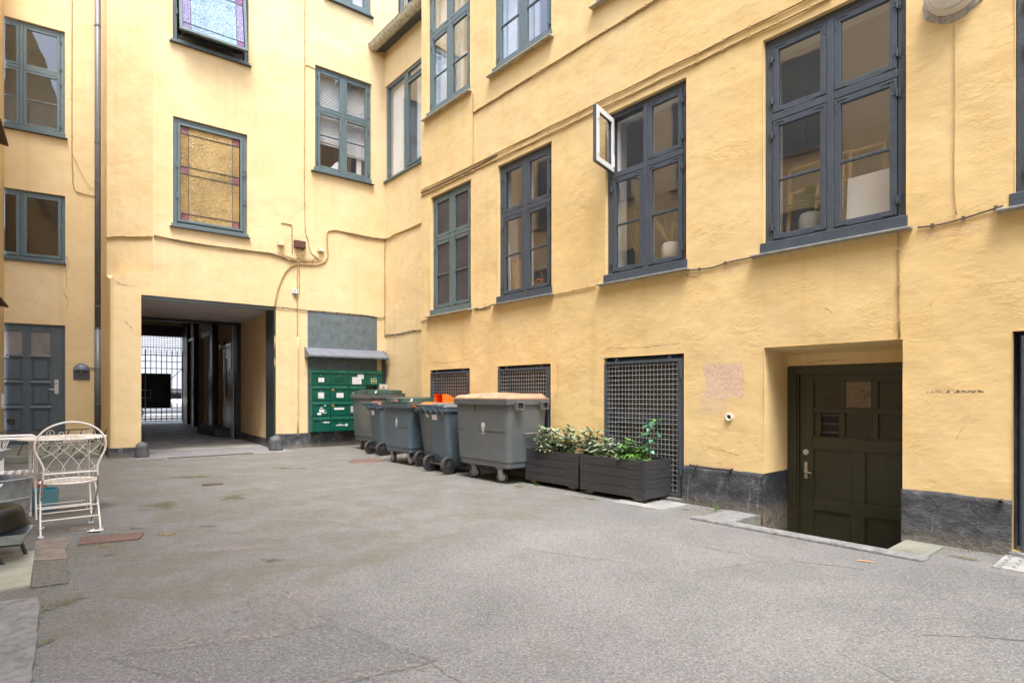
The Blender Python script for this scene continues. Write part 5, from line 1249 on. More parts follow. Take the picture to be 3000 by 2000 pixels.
tread('checker_plate', 'dirty checker plate with green tinge at the left edge in front of the tubs', [(-3.10,3.50),(-2.99,3.60),(-3.62,4.40),(-4.05,4.03)], CHKM, 10, 16)
flat('metal_strip', 'thin pale metal strip in the asphalt below the planters', 'strip', [P(4.25,.62),P(5.32,.55),P(5.32,.53),P(4.25,.60)], 0, .006, GALV, 0)
flat('granite_slab', 'large smooth granite slab in the lower left corner', 'stone slab', [(-2.76,3.38),(-2.62,3.22),(-1.99,2.41),(-1.70,2.0),(-2.6,1.5),(-3.6,2.9)], -.02, .022, STONEG, .006)
flat('paving_slab', 'pinkish paving slab between the checker plate and the red cover', 'paving slab', [(-3.87,4.72),(-3.70,4.82),(-3.22,4.20),(-3.43,4.13)], 0, .010, SLAB)
flat('paving_slab', 'rough grey exposed aggregate slab nearer than the pinkish one', 'paving slab', [(-3.40,4.11),(-3.21,4.18),(-2.80,3.66),(-2.96,3.57)], 0, .010, SLABA)
flat('paving_slab', 'small pale slab under the front of the garden chair', 'paving slab', [(-3.95,5.17),(-3.70,5.30),(-3.62,5.18),(-3.85,5.05)], 0, .006, SLAB)
sp = flat('door_step', 'broad green tinged stone platform before the grey panelled door', 'step', [FD.w(.05,-.0)[:2], (-7.80,11.0),(-8.35,10.05),(-9.1,9.6),(-10.2,11.4),FD.w(-1.6,-.0)[:2]], 0, .12, STONEGR, .012)
# litter
def litter(label, x, y, pts, mat, cat, rz=0):
    m = MB(); m.tube(pts, .006, 5, r2=.003); o = obj('litter', m, mat, None, (x,y,.006),(0,0,rz)); tag(o, label, cat)
litter('flat orange wooden ice cream stick on the asphalt by the stairwell', 2.52, 4.13, [(-.05,0,0),(0,.004,.003),(.055,0,.0)], plain('stick_wood',(.62,.30,.15)), 'stick', -.55)
m = MB(); vs = []
for j in range(5):
    for i in range(9): vs.append(((i-4)*.014*(1-.1*abs(j-2)), (j-2)*.013, .008+.02*abs(MN.noise(Vector((i*.7,j*.7,3))))))
m.add(vs, [(j*9+i,j*9+i+1,(j+1)*9+i+1,(j+1)*9+i) for j in range(4) for i in range(8)]); tag(obj('crumpled_tissue', m, PAPER, None, (-3.62,5.03,.002)), 'crumpled white tissue on the ground beside the garden chair', 'tissue')

# ================================================================== basement grilles
def grille(a0, a1, z0, z1, label, nv, nh):
    r = wthing(FR, 'cellar_grille', label, 'window grille', a0, .01, z0, 'wire grilles over the cellar windows')
    W_, H_ = a1-a0, z1-z0
    m = MB(); frame_rect(m, 0, W_, 0, H_, .032, -.02, .012); obj('frame', m, FRAME_R, r, bevel=.003)
    m = MB(); m.box(W_+.002,W_+.05,-.005,.06,-.02,H_); obj('side_bar', m, FRAME_R, r)
    m = MB(); m.tube([(0,0,.03),(0,0,H_-.03)],.0028,5); vm = mesh('wire', m, GALV)
    m = MB(); m.tube([(.03,-.004,0),(W_-.03,-.004,0)],.0028,5); hm_ = mesh('wire', m, GALV)
    for i in range(nv): obj('wire', vm, None, r, (.032+(W_-.064)*(i+.5)/nv,0,0), (0,random.uniform(-.001,.001),0))
    for i in range(nh): obj('wire', hm_, None, r, (0,0,.032+(H_-.064)*(i+.5)/nh), (0,random.uniform(-.002,.002),0))
    for z in (.25,H_-.22):
        m = MB(); m.cyl((W_+.012,-.028,z),.011,.10,'z',8); obj('hinge', m, FRAME_R, r)
    for x in (.15,W_-.18): m = MB(); m.box(x,x+.05,-.0,.03,H_,H_+.05); obj('clamp', m, FRAME_R, r)
grille(.31,1.44,.06,1.57,'galvanised wire grille behind the orange bin lid', 20, 26)
grille(2.22,3.32,.06,1.568,'galvanised wire grille behind the tan lidded container', 20, 26)
grille(4.335,5.43,.05,1.59,'tall galvanised wire grille behind the planters', 20, 26)
grille(8.30,9.3,.05,1.62,'dark framed grille cut off by the right edge', 18, 26)

# ================================================================== bins
def emblem(parent, x, y, z, s):
    m = MB()
    for k, h in ((-1,.085),(0,.105),(1,.085)):
        cx = x+k*.020*s; m.box(cx-.0065*s,cx+.0065*s,y-.001,y,z,z+h*.62*s); m.add([(cx-.0045*s,y-.001,z+h*.62*s),(cx+.0045*s,y-.001,z+h*.62*s),(cx,y-.001,z+h*1.15*s)],[(0,1,2)])
        m.box(cx-.0085*s,cx+.0085*s,y-.0012,y,z+h*.35*s,z+h*.40*s)
    for q in range(3):
        m.tube([(x+(i-6)*.0048*s*(1-.2*q), y-.001, z-.014*s-q*.014*s+.0035*s*math.sin(i*PI/2)) for i in range(13)],.0028*s,3)
    m.box(x-.036*s,x+.036*s,y-.001,y,z-.068*s,z-.062*s); tag(obj('emblem', m, EMBLEM, parent), kind='stuff')
def castor(parent, x, y, rz, r=.10, top=.22, paintm=CHROME):
    c = bpy.data.objects.new('castor', None); 
    m = MB(); m.box(-.055,.055,-.045,.045,top-.012,top); m.cyl((0,0,r*2+.0),.03,top-.012-2*r,'z',12)
    for s in (-1,1): m.hexa([(.0-.012,s*.030-.003,r-.012),(.0+.05,s*.030-.003,r-.02),(.05,s*.030+.003,r-.02),(-.012,s*.030+.003,r-.012)],[(-.04,s*.030-.003,2*r+.01),(.03,s*.030-.003,2*r+.01),(.03,s*.030+.003,2*r+.01),(-.04,s*.030+.003,2*r+.01)])
    m.box(-.04,.03,-.033,.033,2*r+.004,2*r+.012)
    b = obj('castor', m, paintm, parent, (x,y,0),(0,0,rz), bevel=.002)
    w = MB(); w.lathe([(r*.62,-.020),(r*.9,-.022),(r,-.012),(r,.012),(r*.9,.022),(r*.62,.020)],24,(.02,0,r),axis='y'); wh = obj('tyre', w, RUBBER, b, smooth=True)
    w = MB(); w.lathe([(.012,-.024),(.03,-.022),(r*.35,-.010),(r*.5,-.012),(r*.64,-.020),(r*.64,.020),(r*.5,.012),(r*.35,.010),(.03,.022),(.012,.024)],20,(.02,0,r),axis='y',cap=True); obj('rim', w, CHROME, b, smooth=True)
    return b
def container(label, a, d, W, D, H, body, lidm, ry=0, side_handles=True, zb=.22, lidstyle=0, seed=0):
    """four wheeled container. a = centre along the right-hand wall, d = centre in front of it"""
    r = wthing(FR, 'waste_container', label, 'waste container', a, -d, 0, 'waste bins along the wall'); r.rotation_euler.z += ry
    t = .06; b0w, b0d = W-.17, D-.14
    m = MB(); m.loft([rrect(0,.0,b0w-.06,b0d-.06,.05,zb-.02),rrect(0,0,b0w,b0d,.07,zb),rrect(0,0,b0w+.01,b0d+.01,.07,zb+.07)], cap1=False)
    m.loft([rrect(0,0,b0w+.035,b0d+.03,.08,zb+.075),rrect(0,0,b0w+.07,b0d+.06,.08,H*.62),rrect(0,0,W-.07,D-.06,.08,H-.06)], cap0=True, cap1=False)
    b = obj('body', m, body, r, smooth=True); b.modifiers.new('e','EDGE_SPLIT').split_angle = math.radians(40)
    m = MB(); m.loft([rrect(0,0,W-.10,D-.08,.07,H-.085),rrect(0,0,W-.01,D,.06,H-.07),rrect(0,0,W,D+.01,.06,H-.0),rrect(0,0,W-.04,D-.04,.06,H+.0)])
    obj('rim', m, body, r, bevel=.004)
    # moulded seam and pocket lines
    m = MB(); yf = -(D-.06)/2-.001; zz = H*.62
    m.box(-W/2+.05,-W*.30,-(b0d+.06)/2-.004,-(b0d+.06)/2+.01,zz-.004,zz); obj('seam', m, DOORO, b); m = MB(); m.box(-W*.02,W/2-.12,-(b0d+.06)/2-.004,-(b0d+.06)/2+.01,zz-.004,zz)
    obj('seam', m, DOORO, b)
    if side_handles:
        for y in (-D*.27, D*.30):
            m = MB(); x = W/2-.004; frame_rect(m, 0,.13,0,.105,.016,0,.05); m.v = [(x+p[1], y-.065+p[0], H-.135+p[2]) for p in m.v]; obj('lifting_pocket', m, body, r, bevel=.003)
        m = MB(); x = W/2-.06; m.tube([(x-.01,-.08,H*.60),(x+.045,-.08,H*.595),(x+.045,.12,H*.595),(x-.01,.12,H*.60)],.011,8); obj('grab_handle', m, CHROME, r)
        for k in range(2): pass
    # lid
    m = MB(); zl = H+.004
    if lidstyle == 0:
        n = 18; vs = []; hw, hd = W/2-.03, D/2-.02
        def top(u, v):   # u across, v front(-1)..back(1)
            e = max(abs(u), abs(v)); base = .035+.055*(1-abs(v+.1)**2)*(1-.5*u*u)
            if v > .72: base = .075*(1-max(0,(abs(u)-.85)/.15))
            if .1 < abs(u) < .62 and v < -.25: base -= .055*min(1,(-.25-v)/.1)*min(1,(.62-abs(u))/.08)*min(1,(abs(u)-.1)/.06)
            return base*min(1, (1.0-e)/.06+.25)
        for j in range(n+1):
            for i in range(2*n+1):
                u, v = -1+i/n, -1+2*j/n; vs.append((u*hw, v*hd, zl+top(u,v)))
        q = 2*n+1; m.add(vs, [(j*q+i,j*q+i+1,(j+1)*q+i+1,(j+1)*q+i) for j in range(n) for i in range(2*n)])
        m.loft([rrect(0,0,W-.03,D-.01,.04,zl),rrect(0,0,W-.03,D-.01,.04,zl+.014)])
        l = obj('lid', m, lidm, r, smooth=True); l.modifiers.new('e','EDGE_SPLIT').split_angle = math.radians(35)
    else:
        m.loft([rrect(0,0,W-.01,D+.0,.05,zl),rrect(0,0,W-.01,D+.0,.05,zl+.025),rrect(0,0,W-.10,D-.10,.06,zl+.03),rrect(0,.02,W-.14,D-.12,.06,zl+.085),rrect(0,.05,W-.3,D-.3,.1,zl+.105)])
        m.box(-W*.32,-W*.25,-D/2+.01,-D/2+.12,zl+.025,zl+.085); m.box(W*.10,W*.17,-D/2+.01,-D/2+.12,zl+.025,zl+.085)
        l = obj('lid', m, lidm, r, bevel=.006)
    for x in (-W*.3,W*.3): m = MB(); m.cyl((x-.06,D/2+.0,H+.02),.018,.12,'x',10); obj('lid_hinge', m, body, r)
    rnd = random.Random(seed)
    ix, iy = W/2-.33 if W > 1.1 else W/2-.22, D/2-.15
    for x,y in ((-ix,-iy),(ix,-iy),(-ix,iy),(ix,iy)): castor(r, x, y, rnd.uniform(-.5,.9)+PI/2*(rnd.random()>.6), .080 if W > 1.1 and not lidstyle else .093, zb-.018)
    return r
b1 = container('large grey four wheeled container with bulging tan lid beside the planters', 2.77, .415, 1.27, .78, 1.12, BING, LIDT, seed=1)
emblem(b1, .06, -.352, .74, 1.25)
m = MB(); m.box(-.1,-.095,-.385,-.375,.97,1.04); obj('slot', m, BLACKPAINT, b1)
b4 = container('medium grey container with dark green lid and purple sticker', .33, .39, 1.0, .72, 1.03, BINB, LIDG, side_handles=True, lidstyle=1, seed=4)
emblem(b4, .03, -.325, .70, 1.05)
m = MB(); m.box(-.02,.06,-.363,-.360,1.055,1.11); m.box(.06,.14,-.363,-.360,1.055,1.11,1); m.box(.015,.028,-.3645,-.3635,1.07,1.095,2); obj('sticker', m, [PURPLE, LIDT, PAPER], b4)
for i in range(5): m = MB(); x = -.28+i*.11; m.add([(x-.04,-.345,.955),(x+.04,-.345,.955),(x,-.318,.84),(x,-.30,.955)],[(0,1,2),(0,2,3),(1,3,2)]); obj('rib', m, BINB, b4)
b6 = container('farthest grey container with dark green lid beside the letterboxes', -2.22, -.27, 1.12, .76, 1.17, BING, LIDG, side_handles=False, lidstyle=1, seed=6)
for i in range(9): m = MB(); x = -.45+i*.11; m.add([(x-.04,-.362,1.10),(x+.04,-.362,1.10),(x,-.335,.99),(x,-.31,1.10)],[(0,1,2),(0,2,3),(1,3,2)]); obj('rib', m, BING, b6)
def wheelie(label, a, d, lidm, body, ry=0, lidang=0, H=1.0, w=.56, stickers=(), orange=False, cap=False, seed=0):
    r = wthing(FR, 'wheelie_bin', label, 'wheelie bin', a, -d, 0, 'waste bins along the wall'); r.rotation_euler.z += ry
    D = .70
    m = MB(); m.loft([rrect(0,.03,w-.12,.42,.05,.10),rrect(0,.02,w-.10,.44,.06,.13),rrect(0,.02,w-.09,.46,.06,.26),rrect(0,.0,w-.02,D-.10,.07,H-.07)], cap1=False)
    b = obj('body', m, body, r, smooth=True); b.modifiers.new('e','EDGE_SPLIT').split_angle = math.radians(40)
    m = MB(); m.loft([rrect(0,0,w-.02,D-.10,.06,H-.08),rrect(0,0,w+.02,D-.05,.06,H-.07),rrect(0,0,w+.02,D-.04,.06,H-.02),rrect(0,0,w-.02,D-.08,.06,H-.02)]); obj('rim', m, body, r, bevel=.004)
    # handle with webs on the side of the wheels
    m = MB(); yh = -D/2-.10; zh = H+.025
    m.tube([(-w/2+.04,yh,zh),(w/2-.04,yh,zh)],.014,8)
    for i in range(4):
        x = -w/2+.05+i*(w-.10)/3; m.hexa([(x-.006,-D/2+.04,H-.06),(x+.006,-D/2+.04,H-.06),(x+.006,-D/2+.10,H-.02),(x-.006,-D/2+.10,H-.02)],[(x-.006,yh-.012,zh-.012),(x+.006,yh-.012,zh-.012),(x+.006,-D/2+.05,H+.035),(x-.006,-D/2+.05,H+.035)])
        m.add([(x-.006,yh,zh-.01),(x+.006,yh,zh-.01),(x+.006,-D/2+.055,H-.13),(x-.006,-D/2+.055,H-.13),(x+.006,-D/2+.06,H),(x-.006,-D/2+.06,H)],[(0,1,2,3),(1,4,2),(0,3,5)])
    obj('handle', m, body, r, bevel=.002)
    m = MB(); zl = H-.018
    m.loft([rrect(0,.01,w+.03,D-.02,.05,zl),rrect(0,.01,w+.03,D-.02,.05,zl+.02),rrect(0,.01,w-.04,D-.09,.06,zl+.045),rrect(0,.01,w-.16,D-.24,.06,zl+.075)])
    obj('lid', m, lidm, r, bevel=.005)
    m = MB(); m.cyl((-w/2+.02,.0-.24,.132),.012,w-.04,'x',8); obj('axle', m, IRON, r)
    for s in (-1,1):
        xw = s*(w/2-.035); R_ = .132
        t = MB(); t.lathe([(R_*.78,-.024),(R_*.97,-.024),(R_,-.015),(R_,.015),(R_*.97,.024),(R_*.78,.024)],26,axis='x'); wo = obj('wheel', t, RUBBER, r, (xw,-.24,.132), smooth=True)
        q = MB(); q.lathe([(.0,.004),(R_*.8,.004),(R_*.8,-.004),(0,-.004)],24,axis='x'); q.lathe([(0,-.03),(.022,-.03),(.024,.03),(0,.03)],12,axis='x')
        for k in range(10):
            a_ = 2*PI*k/10; c_, s_ = math.cos(a_), math.sin(a_); q.tube([(-.018,.02*c_,.02*s_),(-.018,.105*c_,.105*s_)],.007,4); q.tube([(.018,.02*c_,.02*s_),(.018,.105*c_,.105*s_)],.007,4)
        obj('rim', q, RUBBER, wo)
    for k,(x0,x1,z0,z1,mt) in enumerate(stickers):
        def yb(z): return -(.23+( (D-.10)/2-.23)*max(0,(z-.26)/(H-.33)))+.02*(1-max(0,(z-.26)/(H-.33)))-.002
        m = MB(); m.quad((x0,yb(z0),z0),(x1,yb(z0),z0),(x1,yb(z1),z1),(x0,yb(z1),z1)); obj('sticker', m, mt, r)
    return r
wheelie('grey wheelie bin with ribbed handle right beside the large tan lidded container', 1.70, .50, LIDGR, BINB, stickers=((-.12,.03,.80,.88,PAPER),), seed=2)
b3 = wheelie('wheelie bin with orange lid and raised orange hood behind the container row', 1.12, .315, LIDO, BING, stickers=((-.0,.09,.82,.93,PAPER),), seed=3)
m = MB(); vs = []
prof = [(-.10,.99),(-.115,1.19),(-.02,1.185),(.10,1.13),(.20,1.04),(.22,.99)]
n = len(prof)
for x in (-.13,.10): vs += [(x,y,z) for y,z in prof]
m.add(vs, [(i,i+1,n+i+1,n+i) for i in range(1,n-1)]+[tuple(range(n)),tuple(range(2*n-1,n-1,-1))]); m2 = m
h = obj('hood', m, LIDO, b3, (.10,.0,.0), bevel=.006)
m = MB(); m.box(-.21,-.13,-.42,-.37,.985,1.02); m.box(-.12,.0,-.36,-.30,.975,.985); obj('orange_clip', m, LIDO, b3)
wheelie('dusty blue grey wheelie bin with brown lid between the green lidded containers', -1.25, .02, LIDBR, BINB, H=.99, w=.54, stickers=((-.10,.02,.78,.87,PAPER),), seed=5)

# ================================================================== planters
def planter(label, a_right, d_front, W=.945, D=.485):
    r = wthing(FR, 'planter_box', label, 'planter', a_right-W/2, -d_front+D/2, 0, 'black planters below the grille')
    h = .100; pm = mesh('plank', MB().box(-W/2+.045,W/2-.045,0,.022,0,h), PLANK); ps = mesh('plank', MB().box(0,.022,-D/2+.03,D/2-.03,0,h), PLANK)
    for k in range(4):
        z = .058+k*(h+.003)
        o = obj('plank', pm, None, r, (0,-D/2,z)); o2 = obj('plank', pm, None, r, (0,D/2-.022,z)); o3 = obj('plank', ps, None, r, (W/2-.022,0,z)); o4 = obj('plank', ps, None, r, (-W/2,0,z))
    for sx in (-1,1):
        for sy in (-1,1):
            m = MB(); x = sx*(W/2-.0215); y = sy*(D/2-.012)
            m.box(x-.026,x+.026,y-.017,y+.017,.05,.473); obj('corner_post', m, PLANK, r, bevel=.002)
    for sx in (-1,1):
        for y in (-D/2+.06,D/2-.06):
            m = MB(); m.box(sx*(W/2-.12)-.06,sx*(W/2-.12)+.06,y-.04,y+.04,.028,.056); m.cyl((sx*(W/2-.12),y-.02,.024),.022,.04,'y',10); obj('foot', m, FOOTW, r)
    m = MB(); n = 12; vs = [(-W/2+.022+(W-.044)*i/n, -D/2+.022+(D-.044)*j/6, .40+.03*MN.noise(Vector((i*.8,j*.8,a_right)))) for j in range(7) for i in range(n+1)]
    m.add(vs, [(j*(n+1)+i,j*(n+1)+i+1,(j+1)*(n+1)+i+1,(j+1)*(n+1)+i) for j in range(6) for i in range(n)]); obj('soil', m, SOIL, r)
    m = MB()
    for sx in (-1,1):
        for k in range(4): m.cyl((sx*(W/2-.022),-D/2-.006,.058+.05+k*.103),.004,.003,'y',6)
    tag(obj('screw', m, GALV, r), kind='stuff')
    return r
p2 = planter('right one of two black stained plank planters with young green plants', 5.295, .460)
p1 = planter('left one of two black stained plank planters with silvery shrub', 4.275, .430)

# ---------------- plants: every leaf a mesh of its own sharing data
def leafmesh(name, l, w, mat, fold=.15, droop=.2, n=4):
    m = MB(); vs = []; fs = []
    for i in range(n+1):
        t = i/n; ww = w*.5*math.sin(PI*min(1,t*.92+.06))**.8; z = -droop*l*t*t
        vs += [(t*l,-ww,z+fold*ww),(t*l,0,z),(t*l,ww,z+fold*ww)]
    for i in range(n): fs += [(3*i,3*i+3,3*i+4,3*i+1),(3*i+1,3*i+4,3*i+5,3*i+2)]
    m.add(vs, fs); return mesh(name, m, mat, True)
L_sil = leafmesh('leaf', .075, .026, LEAF1, droop=.15); L_bri = leafmesh('leaf', .05, .024, LEAF2); L_blu = leafmesh('leaf', .095, .075, LEAF3, droop=.35); L_blu2 = leafmesh('leaf', .055, .045, LEAF2, droop=.3); L_yel = leafmesh('leaf', .07, .03, LEAFY); L_fern = leafmesh('leaf', .055, .018, LEAF2, droop=.3)
def putleaf(me, parent, p, yaw, pitch, s, roll=0, name='leaf'):
    o = bpy.data.objects.new(name, me); COL.objects.link(o); o.parent = parent
    o.location = p; o.rotation_euler = (roll, -pitch, yaw); o.scale = (s,s,s); return o
def shrub(label, F, a, d, z, nb, spread, height, leaf, perw=7, tiers=2, seed=1, cat='shrub', dens_=1.0, sc_=1.0, alt=None):
    rnd = random.Random(seed); r = wthing(F, 'shrub', label, cat, a, -d, z); st = MB()
    for b in range(nb):
        ang = rnd.uniform(0,2*PI); rr = spread*math.sqrt(rnd.random()); hx, hy = rr*math.cos(ang), rr*.45*math.sin(ang); hz = height*(rnd.uniform(.35,1.0))*(1-.35*(rr/spread)**2)
        base = (hx*.35, hy*.5, 0); P = spline([base,(hx*.6,hy*.8,hz*.55),(hx,hy,hz)],4); st.tube(P, .0035, 4, r2=.002)
        for tq in range(tiers):
            c = P[-1] if tq == 0 else P[len(P)//2+ (1 if tq==1 else -1)]
            y0 = rnd.uniform(0,2*PI)
            for k in range(perw):
                y_ = y0+2*PI*k/perw+rnd.uniform(-.3,.3); me = leaf if (alt is None or rnd.random() > .04) else alt
                putleaf(me, r, (c[0],c[1],c[2]-rnd.uniform(0,.02)), y_, rnd.uniform(-.1,.75) if tq==0 else rnd.uniform(-.4,.4), sc_*rnd.uniform(.65,1.15), rnd.uniform(-.4,.4))
    obj('stem', st, STEM, r); return r
shrub('large silvery variegated shrub filling the left planter', FR, 3.76, .26, .41, 44, .42, .40, L_sil, 8, 3, 1, sc_=1.35, alt=L_yel)
shrub('silvery shrub spilling over the gap between the planters', FR, 4.33, .22, .41, 24, .25, .36, L_sil, 7, 3, 2, sc_=1.25, alt=L_yel)
shrub('looser silvery green shrub in the left part of the right planter', FR, 4.64, .24, .41, 24, .24, .25, L_sil, 7, 2, 3, sc_=1.2, alt=L_bri)
shrub('low bright green ground plants along the front of the right planter', FR, 4.88, .32, .43, 40, .38, .09, L_fern, 6, 1, 4, 'plants', sc_=.7)
shrub('bright green ground plants at the front right of the left planter', FR, 4.05, .34, .43, 14, .17, .08, L_fern, 6, 1, 8, 'plants', sc_=.6)
shrub('leafy green herb with upright serrated leaves in the middle of the right planter', FR, 4.95, .22, .42, 18, .20, .30, L_fern, 7, 3, 5, 'plant', sc_=1.5)
# sapling with big leaves
rnd = random.Random(9); r = wthing(FR, 'sapling', 'thin sapling with large blue green leaves in the right corner of the planter', 'sapling', 5.19, -.20, .40)
st = MB(); P = spline([(0,0,0),(-.02,.0,.15),(.0,.01,.3),(.02,0,.45),(.01,0,.50)],5); st.tube(P,.005,5,r2=.002)
for i,p in enumerate(P[4:]):
    for k in range(2 if i%2 else 1):
        y_ = i*2.3+k*PI+rnd.uniform(-.3,.3); q = Vector((p[0]+.05*math.cos(y_),p[1]+.05*math.sin(y_),p[2]+.015)); st.tube([p,q],.0018,4); putleaf(L_blu if i<14 else L_blu2, r, tuple(q), y_, rnd.uniform(-.6,.1), rnd.uniform(.6,1.15) if i>3 else .5, rnd.uniform(-.6,.6))
P = spline([(0,0,0),(-.09,.0,.12),(-.16,.02,.26),(-.17,.02,.36)],4); st.tube(P,.003,4,r2=.0015)
for i,p in enumerate(P[3:]):
    for k in range(3): putleaf(L_fern, r, tuple(p), rnd.uniform(0,2*PI), rnd.uniform(0,.7), .8, 0)
obj('stem', st, STEM, r)
# purple plant behind the gutter
rnd = random.Random(4); r = wthing(FB, 'potted_plant', 'wiry dark purple leaved plant on the high ledge behind the gutter', 'plant', .85, -.25, 9.75)
L_pur = leafmesh('leaf', .10, .03, LEAFP); st = MB()
for b in range(11):
    a_ = rnd.uniform(0,2*PI); P = spline([(0,0,0),(.12*math.cos(a_),.08*math.sin(a_),.3),(.35*math.cos(a_),.2*math.sin(a_),rnd.uniform(.5,1.15))],4); st.tube(P,.006,4)
    for p in P[3:]:
        for k in range(2): putleaf(L_pur, r, tuple(p), rnd.uniform(0,6.3), rnd.uniform(-.3,.9), rnd.uniform(.8,1.3))
obj('stem', st, SEED, r)
# tufts of weeds at the wall foot
for i,(a,d,s_,lab) in enumerate(((5.93,.10,.5,'tiny bright green weed at the plinth left of the stairwell'),(3.55,.45,.5,'small grassy tuft below the left planter'))):
    shrub(lab, FR, a, d, 0, 6, .05, .03, L_bri, 5, 1, 20+i, 'weed', sc_=s_)

# ================================================================== things in the windows
def onsill(a, d, z, name, label, cat): return wthing(FR, name, label, cat, a, d, z)
r = onsill(6.70,.30,2.715,'potted_plant','broad leaved plant in a white ceramic pot inside the biggest window','potted plant')
m = MB(); m.lathe([(0,0),(.112,0),(.115,.19),(.10,.235),(.06,.255),(.055,.24)],24); obj('pot', m, CERAM, r, smooth=True)
L_big = leafmesh('leaf', .20, .085, LEAF3, droop=.45, n=6); rnd = random.Random(2)
for i in range(13): putleaf(L_big, r, (0,0,.27+rnd.uniform(0,.14)), rnd.uniform(0,6.3), rnd.uniform(-.1,1.0), rnd.uniform(.7,1.2))
m = MB()
for i in range(8): m.tube(spline([(0,0,.2),(rnd.uniform(-.03,.03),rnd.uniform(-.03,.03),.32),(rnd.uniform(-.06,.06),0,.44)],3),.004,4)
obj('stem', m, LEAF2, r)
def woodframe(label, a, d, z, w, h, lean, rz=0):
    r = wthing(FR, 'picture_frame', label, 'frame', a, d, z); r.rotation_euler = (0,0,FR.rz+rz)
    M = Matrix.Rotation(-lean,4,'X')
    for x0,x1,z0,z1 in ((0,.022,0,h),(w-.022,w,0,h),(.022,w-.022,0,.022),(.022,w-.022,h-.022,h)):
        m = MB(); m.box(x0,x1,0,.03,z0,z1); m.xf(M); obj('rail', m, OAK, r)
    return r
woodframe('larger empty pale wood frame leaning inside the biggest window', 6.40,.42,2.74,.62,.77,.06,-.1)
woodframe('smaller empty pale wood frame leaning before the potted plant', 6.47,.24,2.72,.30,.50,.16,-.15)
woodframe('pale wood frame behind the white canvas in the biggest window', 6.93,.40,2.74,.36,.78,.05,.1)
woodframe('low pale wood frame behind the top edge of the white canvas', 6.94,.34,2.74,.42,.50,.10)
r = onsill(7.03,.24,2.74,'canvas','blank white canvas leaning in the lower right pane','canvas'); M = Matrix.Rotation(-.10,4,'X')
m = MB(); m.box(0,.47,0,.02,0,.46); m.xf(M); obj('panel', m, CANVAS, r)
r = onsill(5.12,.26,2.72,'vase','bulging white vase with long dried twigs behind the casement','vase')
m = MB(); m.lathe([(0,0),(.108,0),(.108,.19),(.09,.245),(.045,.262),(.04,.25)],24); obj('body', m, CERAM, r, smooth=True)
rnd = random.Random(6); m = MB()
for i in range(16):
    e = (-.16-.22*rnd.random(), rnd.uniform(-.1,.1), .35+.45*rnd.random()) if i<12 else (.1*rnd.random(),0,.45+.2*rnd.random()); m.tube(spline([(0,0,.2),(e[0]*.4,e[1]*.4,.2+(e[2]-.2)*.5),e],5),.0035,4,r2=.0015)
obj('twig', m, STALK, r)
m = MB()
for i in range(3):
    c = Vector((.02+.05*i,.03,.42+.07*i))
    for k in range(60): d_ = Vector((rnd.gauss(0,1),rnd.gauss(0,1),rnd.gauss(0,1))).normalized()*.055; m.tube([c+d_*.2,c+d_],.001,3)
tag(obj('fluffy_head', m, STALK, r), kind='stuff')
r = onsill(4.70,.28,2.72,'jar','dark glass jar stuffed with dried seed stalks','jar')
m = MB(); m.lathe([(0,0),(.085,0),(.085,.21),(.08,.22),(.075,.21)],20); obj('body', m, JAR, r, smooth=True)
m = MB(); sd = MB()
for i in range(60):
    a_ = rnd.uniform(0,2*PI); q = rnd.random(); e = (.20*q*math.cos(a_), .12*q*math.sin(a_), .42+.35*rnd.random()); m.tube(spline([(e[0]*.15,e[1]*.15,.15),(e[0]*.6,e[1]*.6,e[2]*.6),e],3),.0016,3)
    if i%2: sd.lathe([(0,-.008),(.007,0),(0,.009)],6,e)
tag(obj('stalk', m, STALK, r), kind='stuff'); tag(obj('seed_head', sd, SEED, r), kind='stuff')
r = onsill(2.25,.30,2.72,'cardboard_box','upright tan cardboard box in the second window','box')
m = MB(); m.box(-.17,.17,-.07,.15,0,.55); obj('carton', m, CARD, r, bevel=.004); m = MB(); m.add([(.10,-.072,.55),(.17,-.072,.55),(.18,-.03,.50),(.10,-.10,.53)],[(0,1,2,3)]); m.box(-.17,.17,-.0725,-.0705,.268,.272,1); obj('flap', m, [CARD, SEED], r)
r = onsill(2.84,.26,2.72,'wicker_basket','low brown wicker basket with handle and rolled cloth','basket')
m = MB(); m.lathe([(0,0),(.10,0),(.13,.10),(.125,.11),(.09,.02)],22,sy=.7); m.tube([(.12*math.cos(PI*i/10),0,.10+.17*math.sin(PI*i/10)) for i in range(11)],.007,6); obj('basket', m, WICKER, r)
m = MB(); m.tube(spline([(-.10,0,.11),(0,.01,.15),(.10,0,.12)],5),.035,10); obj('rolled_cloth', m, plain('terracotta_cloth',(.45,.20,.11),.9), r, smooth=True)
r = wthing(FB, 'paper_cone', 'white folded paper thing on the sill of the grey cross window', 'paper', -1.18, .18, 6.34)
m = MB(); m.add([(-.15,0,0),(.08,0,0),(.08,.08,0),(-.15,.08,0),(.03,.02,.22),(.10,.02,.26)],[(0,1,5,4),(0,4,3),(3,4,5,2)]); obj('sheet', m, PAPER, r)

